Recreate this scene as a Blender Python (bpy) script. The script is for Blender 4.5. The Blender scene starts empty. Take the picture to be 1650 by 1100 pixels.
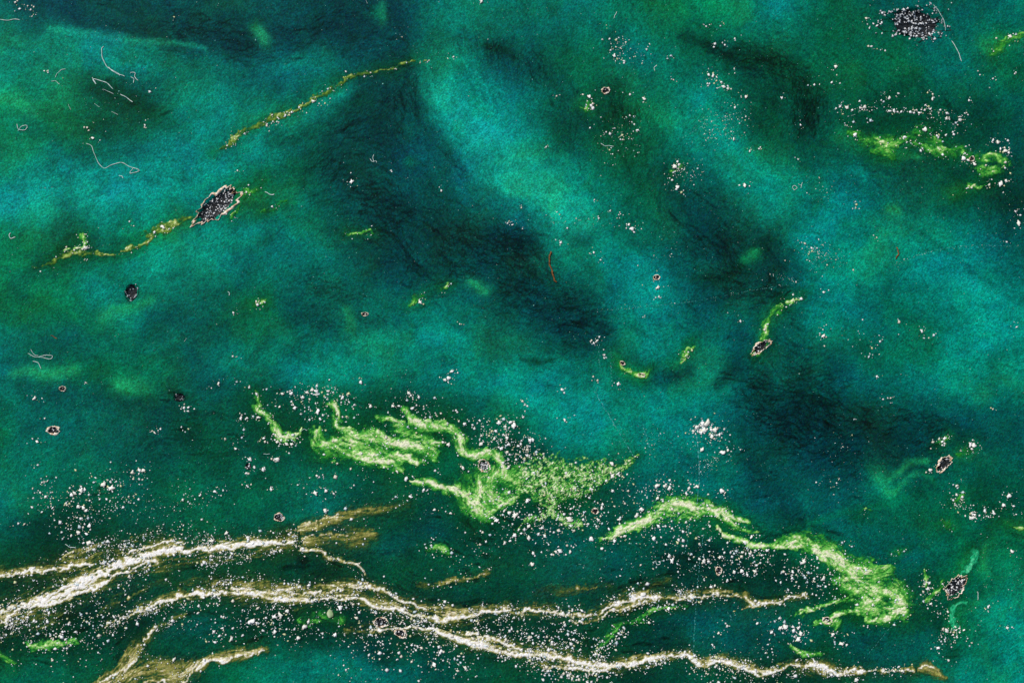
import bpy, bmesh, math, random
import numpy as np
from mathutils import Vector

# ------------------------------------------------------------------ camera, sky, sun, exposure
SC = bpy.context.scene
COL = SC.collection
U = 0.001                                   # one photo pixel = 1 mm of stone
def P(x, y, z=0.0):
    return ((x - 825.0) * U, (550.0 - y) * U, z * U)

cam_d = bpy.data.cameras.new("camera")
cam = bpy.data.objects.new("camera", cam_d)
COL.objects.link(cam)
cam.location = (0, 0, 3.2)
cam.rotation_euler = (0, 0, 0)
cam_d.sensor_width = 36.0
cam_d.lens = 36.0 * 3.2 / 1.65
cam_d.clip_start = 0.05
cam_d.clip_end = 200.0
SC.camera = cam

SUN_EL, SUN_AZ = math.radians(52), math.radians(-40)     # azimuth from +Y, clockwise; light from upper left
w = bpy.data.worlds.new("World")
SC.world = w
w.use_nodes = True
nt = w.node_tree
nt.nodes.clear()
wo = nt.nodes.new("ShaderNodeOutputWorld")
bg = nt.nodes.new("ShaderNodeBackground")
sk = nt.nodes.new("ShaderNodeTexSky")
sk.sky_type = 'NISHITA'
sk.sun_disc = False
sk.sun_elevation = SUN_EL
sk.sun_rotation = SUN_AZ
sk.dust_density = 2.0
bg.inputs["Strength"].default_value = 0.07
nt.links.new(sk.outputs[0], bg.inputs[0])
nt.links.new(bg.outputs[0], wo.inputs[0])
sd = bpy.data.lights.new("sun", 'SUN')
sd.energy = 3.0
sd.angle = math.radians(0.5)
sd.color = (1.0, 0.95, 0.88)
sun = bpy.data.objects.new("sun", sd)
COL.objects.link(sun)
dirv = Vector((math.sin(SUN_AZ) * math.cos(SUN_EL), math.cos(SUN_AZ) * math.cos(SUN_EL), math.sin(SUN_EL)))
sun.rotation_euler = dirv.to_track_quat('Z', 'Y').to_euler()
sun.location = dirv * 5
SC.view_settings.view_transform = 'Standard'
SC.view_settings.look = 'None'
SC.view_settings.gamma = 1.0
SC.view_settings.use_curve_mapping = False
SC.view_settings.exposure = 0.0

# ------------------------------------------------------------------ numeric helpers
random.seed(7)
RNG = np.random.RandomState(7)
S = 1.5
X0, Y0 = -21.0, -21.0
NX, NY = 1129, 762
gx = X0 + S * np.arange(NX)
gy = Y0 + S * np.arange(NY)
XX, YY = np.meshgrid(gx, gy)
XX = XX.astype(np.float32); YY = YY.astype(np.float32)
TAB = np.random.RandomState(11).rand(256, 256).astype(np.float32)

def vnoise(x, y, sc, seed):
    x = x / sc + seed * 17.37; y = y / sc + seed * 9.11
    xf = np.floor(x); yf = np.floor(y)
    fx = x - xf; fy = y - yf
    xi = xf.astype(np.int32) & 255; yi = yf.astype(np.int32) & 255
    x1 = (xi + 1) & 255; y1 = (yi + 1) & 255
    fx = fx * fx * (3 - 2 * fx); fy = fy * fy * (3 - 2 * fy)
    a = TAB[yi, xi]; b = TAB[yi, x1]; c = TAB[y1, xi]; d = TAB[y1, x1]
    return (a + (b - a) * fx) * (1 - fy) + (c + (d - c) * fx) * fy

def fbm(x, y, sc, seed, oc=4):
    s = 0; a = 1.0; t = 0
    for i in range(oc):
        s = s + a * vnoise(x, y, sc / 2 ** i, seed + i * 3.1)
        t += a; a *= 0.55
    return s / t

def blur(a, sig):
    fy = np.fft.fftfreq(a.shape[0])[:, None]; fx = np.fft.rfftfreq(a.shape[1])[None, :]
    k = np.exp(-2 * (math.pi * sig) ** 2 * (fx ** 2 + fy ** 2))
    return np.fft.irfft2(np.fft.rfft2(a) * k, s=a.shape).astype(np.float32)

def sstep(a, b, x):
    t = np.clip((x - a) / (b - a), 0, 1)
    return t * t * (3 - 2 * t)

def norm01(a):
    m, s = a.mean(), a.std()
    return np.clip((a - m) / (s * 5) + 0.5, 0, 1)

def parse(s):
    return [tuple(float(v) for v in p.split(',')) for p in s.split()]

def smooth(pts, n=5):
    """Catmull-Rom through points of any dimension"""
    p = np.array(pts, dtype=float)
    if len(p) < 3:
        return p
    q = np.vstack([2 * p[0] - p[1], p, 2 * p[-1] - p[-2]])
    out = []
    for i in range(1, len(q) - 2):
        for k in range(n):
            t = k / n
            out.append(0.5 * (2 * q[i] + (q[i + 1] - q[i - 1]) * t + (2 * q[i - 1] - 5 * q[i] + 4 * q[i + 1] - q[i + 2]) * t * t
                              + (3 * q[i] - q[i - 1] - 3 * q[i + 1] + q[i + 2]) * t ** 3))
    out.append(q[-2])
    return np.array(out)

def stroke(pts, X, Y, reach):
    """window slices, distance / local width"""
    q = smooth(pts)
    wmax = q[:, 2].max()
    m = wmax * reach + 30
    i0 = max(0, int((q[:, 0].min() - m - X0) / S)); i1 = min(NX, int((q[:, 0].max() + m - X0) / S) + 2)
    j0 = max(0, int((q[:, 1].min() - m - Y0) / S)); j1 = min(NY, int((q[:, 1].max() + m - Y0) / S) + 2)
    if i1 <= i0 or j1 <= j0:
        return None
    sl = (slice(j0, j1), slice(i0, i1))
    x = X[sl]; y = Y[sl]
    best = np.full(x.shape, 1e9, np.float32)
    for a, b in zip(q[:-1], q[1:]):
        dx, dy = b[0] - a[0], b[1] - a[1]
        L = dx * dx + dy * dy + 1e-6
        t = np.clip(((x - a[0]) * dx + (y - a[1]) * dy) / L, 0, 1)
        ww = np.maximum(a[2] + (b[2] - a[2]) * t, 0.3)
        d = np.sqrt((x - a[0] - t * dx) ** 2 + (y - a[1] - t * dy) ** 2) / ww
        best = np.minimum(best, d)
    return sl, best

def lin(c):
    c = np.asarray(c, dtype=np.float32) / 255.0
    return np.where(c <= 0.04045, c / 12.92, ((c + 0.055) / 1.055) ** 2.4)

# ------------------------------------------------------------------ what lies in the stone
# lime green patches and veins, each: name, label, category, strokes (x,y,half width), bright threads
LIME = [
 dict(n='lime_streak', l='small hooked lime green streak just left of the big lime vein', s=["413,636,4 417,650,5 411,661,6 430,672,7 447,690,10 456,702,8 470,699,5 484,690,3"], t=["412,640,2 420,655,2 412,661,2 432,673,2.5 444,684,3 452,703,2.5 468,700,2 483,692,2"], g=25),
 dict(n='lime_vein', l='biggest lime green vein with a folded body and a grainy fan on its right', s=[
   "526,648,6 541,658,8 542,680,9 548,692,8", "512,690,7 507,708,14 520,722,16 552,722,18 590,736,16 630,745,11 650,756,4",
   "560,700,10 600,708,12 640,716,13 680,722,12 700,738,8", "610,725,10 650,738,8 685,745,5", "640,690,9 672,702,11 705,716,9", "600,690,8 560,720,14", "604,692,5 622,703,8 650,712,8 690,708,6", "610,668,7 630,676,7 650,680,4",
   "655,655,6 662,672,10 690,686,10 718,690,9 738,704,9 752,728,10 775,733,10 800,731,10 811,750,9 815,768,9",
   "660,775,4 682,774,7 715,783,8 742,786,13 765,806,24 785,826,13", "812,762,14 790,770,26 780,790,30 800,808,14 830,798,10",
   "815,772,16 850,768,24 890,765,26 940,768,24 975,760,17 1000,752,8 1028,736,3", "840,790,10 880,790,16 920,790,14 940,796,8",
   "895,800,8 893,822,8 908,838,8 932,845,5", "836,848,3 860,834,6 885,824,7"], t=[
   "500,722,1.5 504,700,2.5 514,684,2", "540,650,2 545,668,2 541,682,3 552,690,2 570,690,1.5", "520,716,3 560,712,4 590,722,3 620,738,3 650,746,2",
   "604,692,2.5 620,706,4 640,716,4 675,718,3 700,714,2", "655,658,2 664,676,3 690,682,4 720,690,4 738,700,2.5 745,718,2.5 760,734,3 790,728,4 806,738,3 812,758,3",
   "662,774,2 682,773,3 700,779,2.5 735,785,3 755,800,5 770,822,6", "790,826,4 815,812,3 835,800,2", "830,776,3 870,768,4 920,768,4 960,768,3 1000,752,3 1028,737,1.5",
   "560,735,2 590,742,3 625,744,2", "640,730,2 670,742,3 672,748,2", "895,810,3 905,836,3 930,844,2", "770,770,2 776,790,2.5 768,806,2"], g=170),
 dict(n='lime_vein', l='lime green vein arching up like a bow, right of the grainy fan', s=[
   "964,871,3 985,860,7 1015,848,11 1045,834,14 1072,818,22 1105,820,20 1135,822,15 1160,828,11 1185,834,6 1205,838,3",
   "1165,836,8 1185,846,6 1210,853,4 1224,856,2"], t=["966,870,2 985,858,3 1020,848,4 1048,833,4", "1062,815,2 1090,814,3 1120,818,4 1145,820,4 1172,832,2.5 1200,838,1.5", "990,862,2 1030,852,3", "1120,830,3 1150,826,3 1170,838,2"], g=60),
 dict(n='lime_vein', l='lime green vein that starts thin and swells into a swirled patch at lower right', s=[
   "1152,853,3 1165,862,4 1195,868,6 1225,878,8 1260,878,9 1290,868,12 1310,878,18 1340,895,20 1365,915,18 1395,918,18 1425,920,12",
   "1345,932,8 1380,940,16 1415,950,20 1445,962,22 1455,985,16 1420,997,14 1400,1000,6", "1400,965,14 1385,985,8", "1395,985,9 1425,985,16 1450,985,16", "1360,945,10 1400,955,12",
   "1280,990,3 1310,978,5 1345,968,5 1375,962,6", "1310,1002,4 1335,1004,7 1352,990,7 1385,988,5", "1352,1000,6 1348,1012,4"], t=[
   "1153,854,2 1168,864,2.5 1195,868,3.5 1222,878,4 1262,880,3 1290,876,5", "1310,885,4 1335,895,6 1355,912,6 1375,922,4", "1350,900,2 1380,915,3 1410,925,3",
   "1360,930,2 1390,935,3 1420,928,2", "1395,975,5 1425,955,4 1445,950,2", "1398,1002,2 1420,998,3 1445,990,3 1458,975,2.5", "1290,985,1.5 1320,978,2 1345,970,1.5",
   "1330,1002,2 1345,992,3 1380,985,2", "1430,985,3 1452,965,3"], g=60),
 dict(n='lime_patch', l='hazy lime green patch crossed by a white dotted line at upper right', s=[
   "1375,215,7 1400,225,12 1430,232,14", "1420,240,8 1455,222,10 1490,215,12 1515,228,10", "1512,240,5 1545,242,9 1575,252,9 1600,250,8 1618,262,8 1600,276,10 1575,270,8",
   "1410,240,9 1440,250,9", "1470,232,9 1500,240,8 1530,252,8", "1575,272,7 1602,268,5", "1560,300,5 1580,300,4 1598,298,2", "1545,316,5 1555,308,4"], t=["1412,222,2 1432,236,2 1450,238,1.5", "1515,242,2 1545,246,2.5 1565,256,2.5", "1575,252,1.5 1595,247,1.5 1608,256,2 1614,266,1.5", "1560,277,1.5 1578,268,1.5", "1563,302,2 1585,300,1.5"], g=14, k=0.70),
 dict(n='lime_streak', l='thin lime green line running into the left end of the long dark pit', s=["52,430,2 80,420,4 112,410,5 150,410,4 190,408,3 225,392,5 255,373,7 285,360,7 312,352,5"], t=["60,428,1 100,414,1.3 150,411,1.5 190,408,1.8 222,394,1.6 252,378,2 290,360,2.5 312,354,2", "232,376,1.5 262,362,2 300,350,2"], g=8, k=0.7, c='moss'),
 dict(n='lime_streak', l='short lime green streak at the right tip of the long dark pit', s=["372,350,5 388,326,6 402,310,6 420,298,4 434,280,3"], t=["385,318,2 400,308,2 412,310,1.5", "375,345,1.5 392,325,1.5"], g=5, k=0.6),
 dict(n='lime_streak', l='faint lime green dash right of the long dark pit', s=["418,344,3 435,337,5 452,330,4 466,324,2"], t=["422,343,1.5 440,336,1.5"], g=2, k=0.6),
 dict(n='lime_vein', l='long straight green crack line rising to the dark peak at top centre', s=["338,248,3 365,232,5 395,212,6 440,192,5 490,170,5 530,146,5 570,124,5 610,114,4 645,102,3 672,98,2"], t=["362,233,1.2 385,218,2 400,208,1.6", "415,204,1.2 450,184,1.5 500,163,1.8 530,144,1.5", "530,143,1.3 560,126,1.4 600,116,1.4 635,108,1.8 655,99,1.5 690,98,.8"], g=26, k=0.62, c='moss'),
 dict(n='lime_patch', l='small crumbly lime patch above the thin line at far left', s=["103,403,3 120,402,3 136,398,6 135,385,6 125,382,4"], t=["104,403,1.5 125,402,1.5 138,398,3", "132,380,1.5 138,392,2"], g=8, k=0.8),
 dict(n='lime_patch', l='bright lime halo tapering above the small pointed pit on the right', s=["1212,570,3 1224,560,8 1233,540,7 1238,520,6 1246,505,5 1262,490,3"], t=["1215,567,2 1225,552,2 1234,535,2 1236,520,1.5"], g=4, k=0.75),
 dict(n='lime_streak', l='short bright lime dash above the pointed pit on the right', s=["1268,487,4 1280,481,5 1293,478,3"], t=["1270,487,2 1282,481,2.5 1292,478,1.5"], g=5, k=0.9),
 dict(n='lime_streak', l='slanting bright lime dash left of the pointed pit', s=["1096,584,4 1103,574,5 1112,562,4 1120,552,2"], t=["1097,584,2 1105,572,2.5 1114,560,2"], g=5, k=0.95),
 dict(n='lime_patch', l='lime green halo round two tiny brown pits near the centre', s=["998,580,7 1004,588,7 1012,594,4 1022,600,5 1034,606,8 1046,598,4 1056,590,2"], t=["1000,580,2.5 1006,590,2", "1024,600,2 1030,609,2 1042,606,2 1046,598,1.5"], g=2, k=0.8),
 dict(n='lime_streak', l='lime dash right of the dark centre mass', s=["558,375,3 575,376,4 600,373,3"], t=["562,376,1.5 580,376,2 596,373,1.5"], g=3, k=0.8),
 dict(n='lime_streak', l='lime dash under the dark centre mass, grains along its lower edge', s=["660,488,3 672,482,6 684,476,4"], t=["664,489,1.5 675,486,2"], g=3, k=0.7),
 dict(n='lime_streak', l='thin faint lime dash pointing at the round green glow under the centre mass', s=["707,464,2 720,460,3 728,456,2"], t=["710,463,1.5 724,458,1.5"], g=1, k=0.7),
 dict(n='lime_patch', l='small pale lime crumb patch on open teal left of centre', s=["410,490,4 418,488,6 428,482,4"], t=["412,491,2 425,486,2"], g=6, k=0.75),
 dict(n='lime_patch', l='small lime green spot lit with grains between the big vein and white vein', s=["690,882,4 705,886,8 722,890,6"], t=["692,882,2 705,884,3 718,890,2"], g=6, k=0.7),
 dict(n='lime_patch', l='lime green sliver cut by the left edge near the bottom', s=["-6,1050,7 10,1060,6 22,1068,4"], t=[], g=3, k=0.85),
 dict(n='lime_patch', l='ragged lime green patch near the lower left corner', s=["45,1036,6 62,1038,9 82,1035,9 105,1034,6 125,1030,3"], t=["45,1034,2 62,1036,4 80,1034,4 100,1034,2", "78,1046,2 66,1040,2"], g=14, k=0.85),
 dict(n='lime_patch', l='green tinted patch under the second white vein, holding a round pale lump', s=["488,1000,5 510,992,8 535,990,12 550,1000,10"], t=["488,1003,2 500,1008,1.5"], g=6, k=0.45),
 dict(n='lime_streak', l='short lime streak below the dotted white cluster at lower right', s=["1275,1038,3 1288,1048,5 1305,1055,5 1330,1048,4"], t=["1278,1041,2 1292,1052,2.5 1308,1056,2.5 1330,1048,2"], g=6, k=0.7),
 dict(n='lime_streak', l='forked green streaks under the second white vein at its right half', s=["1030,1000,3 1050,985,5 1085,976,5 1110,970,2", "960,1060,3 975,1035,7 1000,1008,7 1030,995,4"], t=["1035,992,1.5 1055,984,2 1082,978,1.5", "968,1050,1.5 990,1020,1.5 1010,1002,1.5"], g=30, k=0.5),
 dict(n='lime_streak', l='slanting lime smear just left of the speckled slanted pit', s=["1484,972,3 1500,962,6 1512,950,7 1520,936,4"], t=["1488,970,1.5 1500,968,3 1512,952,2"], g=6, k=0.75),
 dict(n='lime_streak', l='soft green flame rising from the speckled slanted pit', s=["1550,928,4 1562,908,6 1568,892,7"], t=["1556,920,1.5 1563,906,2 1568,896,1.5"], g=0, k=0.95, c='mint'),
 dict(n='lime_streak', l='soft green wisp under the speckled slanted pit', s=["1536,1010,5 1538,990,7 1545,978,5 1560,972,3"], t=[], g=0, k=0.9, c='mint'),
 dict(n='lime_patch', l='small lime crumb patch under the open ring pit on the right slope', s=["1530,808,3 1541,806,7 1548,800,4"], t=["1536,808,2 1544,806,2"], g=6, k=0.75),
 dict(n='lime_patch', l='small lime fleck lower left of the jagged white cluster at right', s=["1517,838,4 1527,845,5 1536,853,4"], t=["1522,840,2"], g=3, k=0.75),
 dict(n='lime_streak', l='small grainy column standing left of the slanted pit', s=["1488,918,2 1490,932,3 1492,945,3 1497,950,3"], t=["1488,920,1.5 1491,938,1.5 1497,950,2"], g=9, k=0.7),
 dict(n='lime_streak', l='lime streak entering at the right edge, upper corner', s=["1600,82,8 1620,68,11 1640,58,8 1660,50,5"], t=["1615,62,1.5 1632,58,2 1655,50,1.5"], g=5, k=0.5),
 dict(n='lime_streak', l='thin lime tip at the right edge below the paired white clusters', s=["1626,846,2 1640,848,3 1665,852,4"], t=["1632,846,1 1650,850,1.5"], g=0, k=0.65),
 dict(n='lime_streak', l='tiny lime dash on the dark blue slope at lower right', s=["1383,826,2 1395,823,4 1402,820,3"], t=["1386,826,1.2 1398,822,1.5"], g=1, k=0.75),
 dict(n='lime_streak', l='tiny lime dash ending in a grain above the swirled patch', s=["1440,890,2 1450,886,3 1458,882,2"], t=["1443,889,1.2 1456,883,1.5"], g=2, k=0.7),
 dict(n='lime_patch', l='pale lime blur among upper middle grains', s=["938,172,5 945,178,6 950,165,4"], t=["938,170,1.5 945,174,2"], g=5, k=0.6),
 dict(n='lime_patch', l='lime haze under the curled column of white grains', s=["1082,280,5 1090,275,7 1096,268,5"], t=["1084,278,1.5 1094,270,1.5"], g=4, k=0.55),
 dict(n='lime_patch', l='small lime crumb patch beside the top pit of the right slope', s=["1508,716,4 1518,712,6 1524,704,3"], t=["1512,714,1.5 1520,710,1.5"], g=4, k=0.6),
 dict(n='lime_patch', l='lime smudge between two white clusters near the right slope top', s=["1545,732,5 1555,724,6 1566,718,4"], t=[], g=3, k=0.4),
]
TAN = [
 dict(n='white_vein', f=.10, l='upper white vein sweeping in from the left edge, broad and streaky', s=[
   "-20,1010,20 30,985,26 90,960,28 150,932,28 210,906,24 280,892,18 350,882,13 420,876,11 470,871,9",
   "-20,925,10 40,922,9 90,918,8 140,908,8 190,898,8", "60,912,6 130,890,8 200,872,7 260,860,6", "330,905,6 400,892,8 470,878,8"], t=[
   "-20,930,2 20,924,2.5 45,920,2.5 70,921,2 110,913,2.5 150,911,2", "0,1000,3 50,975,3 110,955,4 150,930,4 200,905,5 260,890,5 330,885,4 400,878,4 450,875,3 470,872,3",
   "0,985,2 60,965,3 120,940,3 180,915,3 240,895,4", "60,975,3 110,965,4 160,940,3 205,918,2.5 250,902,2", "200,890,2 240,880,2 300,872,1.5"], g=620, k=1.0),
 dict(n='white_vein', f=.10, l='thin white tail leaving the upper white vein down to the right', s=["466,872,5 490,884,5 520,888,4 548,903,4 572,908,5 588,925,4 600,935,2"], t=["468,873,2 490,885,2.2 520,887,2 545,902,2 570,906,2.5 590,926,1.6"], g=22, k=0.9),
 dict(n='olive_fan', f=.30, l='olive brown fan spreading right from the end of the upper white vein', s=["455,864,6 500,848,10 550,836,10 600,824,8 660,814,4", "480,872,6 530,870,16 570,868,15 600,862,8"], t=["450,858,1.5 500,840,1.5 545,830,1.5", "480,868,1.5 520,862,2 560,862,1.5"], g=14, k=0.5),
 dict(n='white_vein', f=.10, l='second white vein, winding across the whole middle of the lower area', s=[
   "170,1010,5 220,985,8 270,968,9 330,958,10 400,960,12 460,964,12 520,960,12 575,958,13 610,968,13 660,985,13 710,994,13 760,992,12 810,984,10 870,986,9 930,992,9 980,978,11 1030,962,10 1090,958,8 1150,953,6 1190,960,6 1215,974,7 1260,966,5 1300,958,4",
   "350,935,6 420,940,8 480,946,8 540,946,8 600,944,7 650,965,8 720,982,7", "1070,975,4 1120,960,5 1150,955,4"], t=[
   "170,1008,1.5 230,980,2 300,960,3 350,956,3 400,958,2.5 460,963,3", "440,962,2 500,966,2.5 560,962,3 585,965,3 605,978,3 650,984,4 700,996,4 740,999,4 775,986,3.5 820,984,3.5 870,984,3 920,990,2.5 960,988,2.5 1000,970,3 1050,960,3 1100,962,2.5 1140,957,2",
   "560,948,2 600,944,2.5 630,955,2.5 660,972,2.5 690,980,2", "1140,957,1.5 1175,955,1.5 1200,963,1.8 1215,975,2 1260,966,1.5 1300,958,1.2", "1180,984,1.5 1215,977,1.8", "920,1000,1.5 950,1002,2 985,985,1.5 1040,970,1.5",
   "370,950,2 430,952,2 480,955,2 550,952,2"], g=620, k=0.85),
 dict(n='white_vein', f=.10, l='third white vein, lowest one, thinning to a bright line at lower right', s=[
   "560,1020,5 600,1012,8 650,1008,9 700,1012,10 740,1024,13 800,1040,14 860,1052,14 920,1062,13 980,1072,11 1030,1066,8 1070,1058,7 1105,1054,7 1130,1068,8 1160,1064,8 1200,1070,8 1225,1084,7 1290,1072,9 1340,1082,8 1400,1080,5 1470,1080,4",
   "1370,1084,7 1325,1074,9 1300,1070,7"], t=[
   "600,1014,2 660,1010,2.5 700,1016,3 740,1030,5 800,1046,5 850,1054,5 900,1058,5 960,1070,4 1000,1074,4 1030,1066,3.5 1070,1058,3 1098,1055,3.5 1115,1062,3.5 1130,1072,4 1160,1064,3 1185,1070,3.5 1205,1080,3.5 1225,1084,3 1260,1078,2.5 1295,1070,2.5 1330,1080,2.5 1350,1088,2.5 1370,1080,2 1420,1080,1.5 1470,1080,1.2",
   "750,1020,2.5 800,1032,3 840,1045,2.5", "870,1075,2 930,1078,3 990,1078,3", "1300,1068,2 1320,1074,2 1345,1086,2"], g=560, k=0.95),
 dict(n='olive_patch', f=.34, l='olive smudge at the far right end of the lowest white vein', s=["1476,1078,4 1492,1076,7 1512,1086,6 1526,1088,3"], t=["1480,1074,1.2 1498,1075,1.5 1515,1084,1.2"], g=2, k=0.5),
 dict(n='olive_patch', f=.34, l='broad olive green patch with a crisp cream edge on the bottom border', s=["150,1112,8 200,1090,15 250,1080,20 290,1085,16 320,1070,9 345,1060,7 370,1058,9 400,1050,7 428,1047,4", "180,1095,10 210,1060,10 222,1040,8"], t=["230,1100,2 262,1098,2 275,1104,2 300,1096,2 320,1075,2 345,1062,1.8 368,1064,2 385,1056,1.5 425,1048,1.2", "160,1100,1.6 200,1078,2 222,1060,1.8"], g=46, k=0.7),
 dict(n='olive_streak', f=.20, l='thin tan streak climbing from the olive patch to the second white vein', s=["222,1050,5 235,1030,5 250,1015,6 275,1000,5 300,990,3"], t=["225,1040,1.4 240,1022,2 256,1010,1.8 275,1000,1"], g=24, k=0.6),
 dict(n='olive_streak', f=.20, l='smoky olive streak between the upper and second white veins', s=["165,990,4 190,968,6 225,950,7 265,930,6", "290,940,4 340,936,6 400,930,6 450,935,3"], t=["190,970,1 230,948,1.2", "340,938,1.5 370,934,1.6"], g=14, k=0.42),
 dict(n='olive_streak', f=.20, l='short tan streak floating above the second white vein near centre', s=["672,940,3 700,940,5 735,934,4 760,930,3 790,922,3"], t=["710,942,1.2 738,934,1.6", "750,930,.9 790,924,1"], g=8, k=0.45),
 dict(n='olive_streak', f=.20, l='brownish haze streak just over the second vein, right of centre', s=["860,955,5 900,952,8 940,948,6 980,940,5", "990,960,5 1040,945,6 1080,935,4"], t=["930,948,1 960,944,1"], g=6, k=0.33),
]
THINGS_LIKE = [(d, 'lime') for d in LIME] + [(d, 'tan') for d in TAN]

# ------------------------------------------------------------------ flow field and streak noise along it
ANG = np.array([
 [20, 15, 12, 20, 45, 40, 35, 45, 30],
 [-15, -22, -28, 35, 52, 45, 50, 20, 25],
 [-15, -20, -20, 5, 22, 30, 10, 20, 35],
 [5, -10, 12, 10, 20, 15, 50, 20, 10],
 [-10, -15, -12, 20, 18, 0, 20, 35, -40],
 [-25, -25, -28, 20, 15, -5, 10, 0, -40]], dtype=np.float32)

def gridsample(G, x, y, wx, wy):
    """smooth bilinear lookup of table G spread over the photo area"""
    ny, nx = G.shape[:2]
    u = np.clip(x / wx * (nx - 1), 0, nx - 1.001); v = np.clip(y / wy * (ny - 1), 0, ny - 1.001)
    i = u.astype(int); j = v.astype(int); fu = u - i; fv = v - j
    fu = fu * fu * (3 - 2 * fu) * .6 + fu * .4; fv = fv * fv * (3 - 2 * fv) * .6 + fv * .4
    if G.ndim == 3:
        fu = fu[..., None]; fv = fv[..., None]
    return (G[j, i] * (1 - fu) + G[j, i + 1] * fu) * (1 - fv) + (G[j + 1, i] * (1 - fu) + G[j + 1, i + 1] * fu) * fv

a2 = np.radians(ANG) * 2
C2 = gridsample(np.cos(a2), XX, YY, 1650, 1100); S2 = gridsample(np.sin(a2), XX, YY, 1650, 1100)
th = (fbm(XX, YY, 130, 5, 3) - 0.5) * 5.0
C2, S2 = C2 * np.cos(th) - S2 * np.sin(th), C2 * np.sin(th) + S2 * np.cos(th)
C2 *= .6; S2 *= .6
FLOWLINES = ["60,20,20 240,72,20 400,88,20 640,75,20", "660,110,25 700,220,25 790,310,25 900,360,25 960,420,20", "720,130,25 800,240,25 900,320,25",
             "330,270,25 480,210,25 620,120,20", "1120,75,15 1240,100,15 1300,150,12 1300,210,12", "40,500,25 200,520,25 400,470,25 600,430,25"]
def add_flow(pts, widen=12.0):
    global C2, S2
    q = smooth(pts, 4)
    for a, b in zip(q[:-1], q[1:]):
        cx, cy = (a[0] + b[0]) / 2, (a[1] + b[1]) / 2
        ww = a[2] + widen
        L = math.hypot(b[0] - a[0], b[1] - a[1])
        r = ww * 2.5 + L
        i0 = max(0, int((cx - r - X0) / S)); i1 = min(NX, int((cx + r - X0) / S)); j0 = max(0, int((cy - r - Y0) / S)); j1 = min(NY, int((cy + r - Y0) / S))
        if i1 <= i0 or j1 <= j0: continue
        g = np.exp(-((XX[j0:j1, i0:i1] - cx) ** 2 + (YY[j0:j1, i0:i1] - cy) ** 2) / (ww * ww)) * 2.0
        t = 2 * math.atan2(b[1] - a[1], b[0] - a[0])
        C2[j0:j1, i0:i1] += g * math.cos(t); S2[j0:j1, i0:i1] += g * math.sin(t)
for f in FLOWLINES: add_flow(parse(f), 25)
for d, _ in THINGS_LIKE:
    for f in d['s'] + d['t']: add_flow(parse(f), 8 if _ == 'lime' else 16)
TH = 0.5 * np.arctan2(S2, C2) + (fbm(XX, YY, 38, 8, 2) - 0.5) * 0.8
VX = np.cos(TH).astype(np.float32); VY = np.sin(TH).astype(np.float32)

def lic(noise, n, step):
    acc = noise.copy(); cnt = 1.0
    ii, jj = np.meshgrid(np.arange(NX, dtype=np.float32), np.arange(NY, dtype=np.float32))
    for sgn in (1, -1):
        px, py = ii.copy(), jj.copy(); lx, ly = VX * sgn, VY * sgn
        for k in range(n):
            px += lx * step; py += ly * step
            xi = np.clip(px, 0, NX - 1).astype(np.int32); yi = np.clip(py, 0, NY - 1).astype(np.int32)
            vx = VX[yi, xi]; vy = VY[yi, xi]
            s = np.where(vx * lx + vy * ly < 0, -1, 1).astype(np.float32)
            lx, ly = vx * s, vy * s
            wgt = 1 - k / (n + 1)
            acc += noise[yi, xi] * wgt; cnt += wgt
    return acc / cnt
WN = [RNG.rand(NY, NX).astype(np.float32) for _ in range(3)]
LF = norm01(lic(WN[0], 3, 1.0))                      # hair-fine
LM = norm01(lic(blur(WN[1], 1.0), 6, 1.3))          # streaks 3 px wide
LC = norm01(lic(blur(WN[2], 4.0), 9, 2.2) * .5 + .5 * lic(blur(RNG.rand(NY, NX).astype(np.float32), 4.5), 8, 2))          # bands 10 px wide

def strands(weight, n, lmin, lmax, jit, seed, side=.0):
    """deposit thin wandering threads that follow the flow, seeded by weight; returns a raster"""
    r = np.random.RandomState(seed)
    out = np.zeros((NY, NX), np.float32)
    c = np.cumsum(weight.ravel().astype(np.float64)); 
    if c[-1] <= 0: return out
    k = np.searchsorted(c, r.rand(n) * c[-1]).clip(0, NX * NY - 1)
    y = (k // NX).astype(np.float32) + r.rand(n).astype(np.float32); x = (k % NX).astype(np.float32) + r.rand(n).astype(np.float32)
    L = r.randint(lmin, lmax, n); a0 = r.uniform(.4, 1.0, n).astype(np.float32)
    sg = r.choice([-1, 1], n); xi = x.clip(0, NX - 1).astype(int); yi = y.clip(0, NY - 1).astype(int)
    lx = VX[yi, xi] * sg; ly = VY[yi, xi] * sg; drift = np.zeros(n)
    for t in range(lmax):
        live = (t < L) & (x >= 0) & (x < NX - 1) & (y >= 0) & (y < NY - 1)
        if not live.any(): break
        xi = x.clip(0, NX - 1).astype(int); yi = y.clip(0, NY - 1).astype(int)
        f = np.minimum(1, 4 * np.minimum(t + 1, L - t) / L) * live
        fx = x - xi - .5; fy = y - yi - .5
        np.add.at(out, (yi, xi), a0 * f)
        np.add.at(out, (np.clip(yi + np.sign(fy).astype(int), 0, NY - 1), xi), a0 * f * np.abs(fy) * .8)
        vx = VX[yi, xi]; vy = VY[yi, xi]
        s_ = np.where(vx * lx + vy * ly < 0, -1, 1)
        drift = drift * .85 + r.randn(n) * jit
        vx, vy = vx * s_, vy * s_
        cx, cy = vx - vy * drift, vy + vx * drift
        nn = np.sqrt(cx * cx + cy * cy) + 1e-6
        lx, ly = cx / nn, cy / nn
        x = x + lx; y = y + ly
    return out

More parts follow.
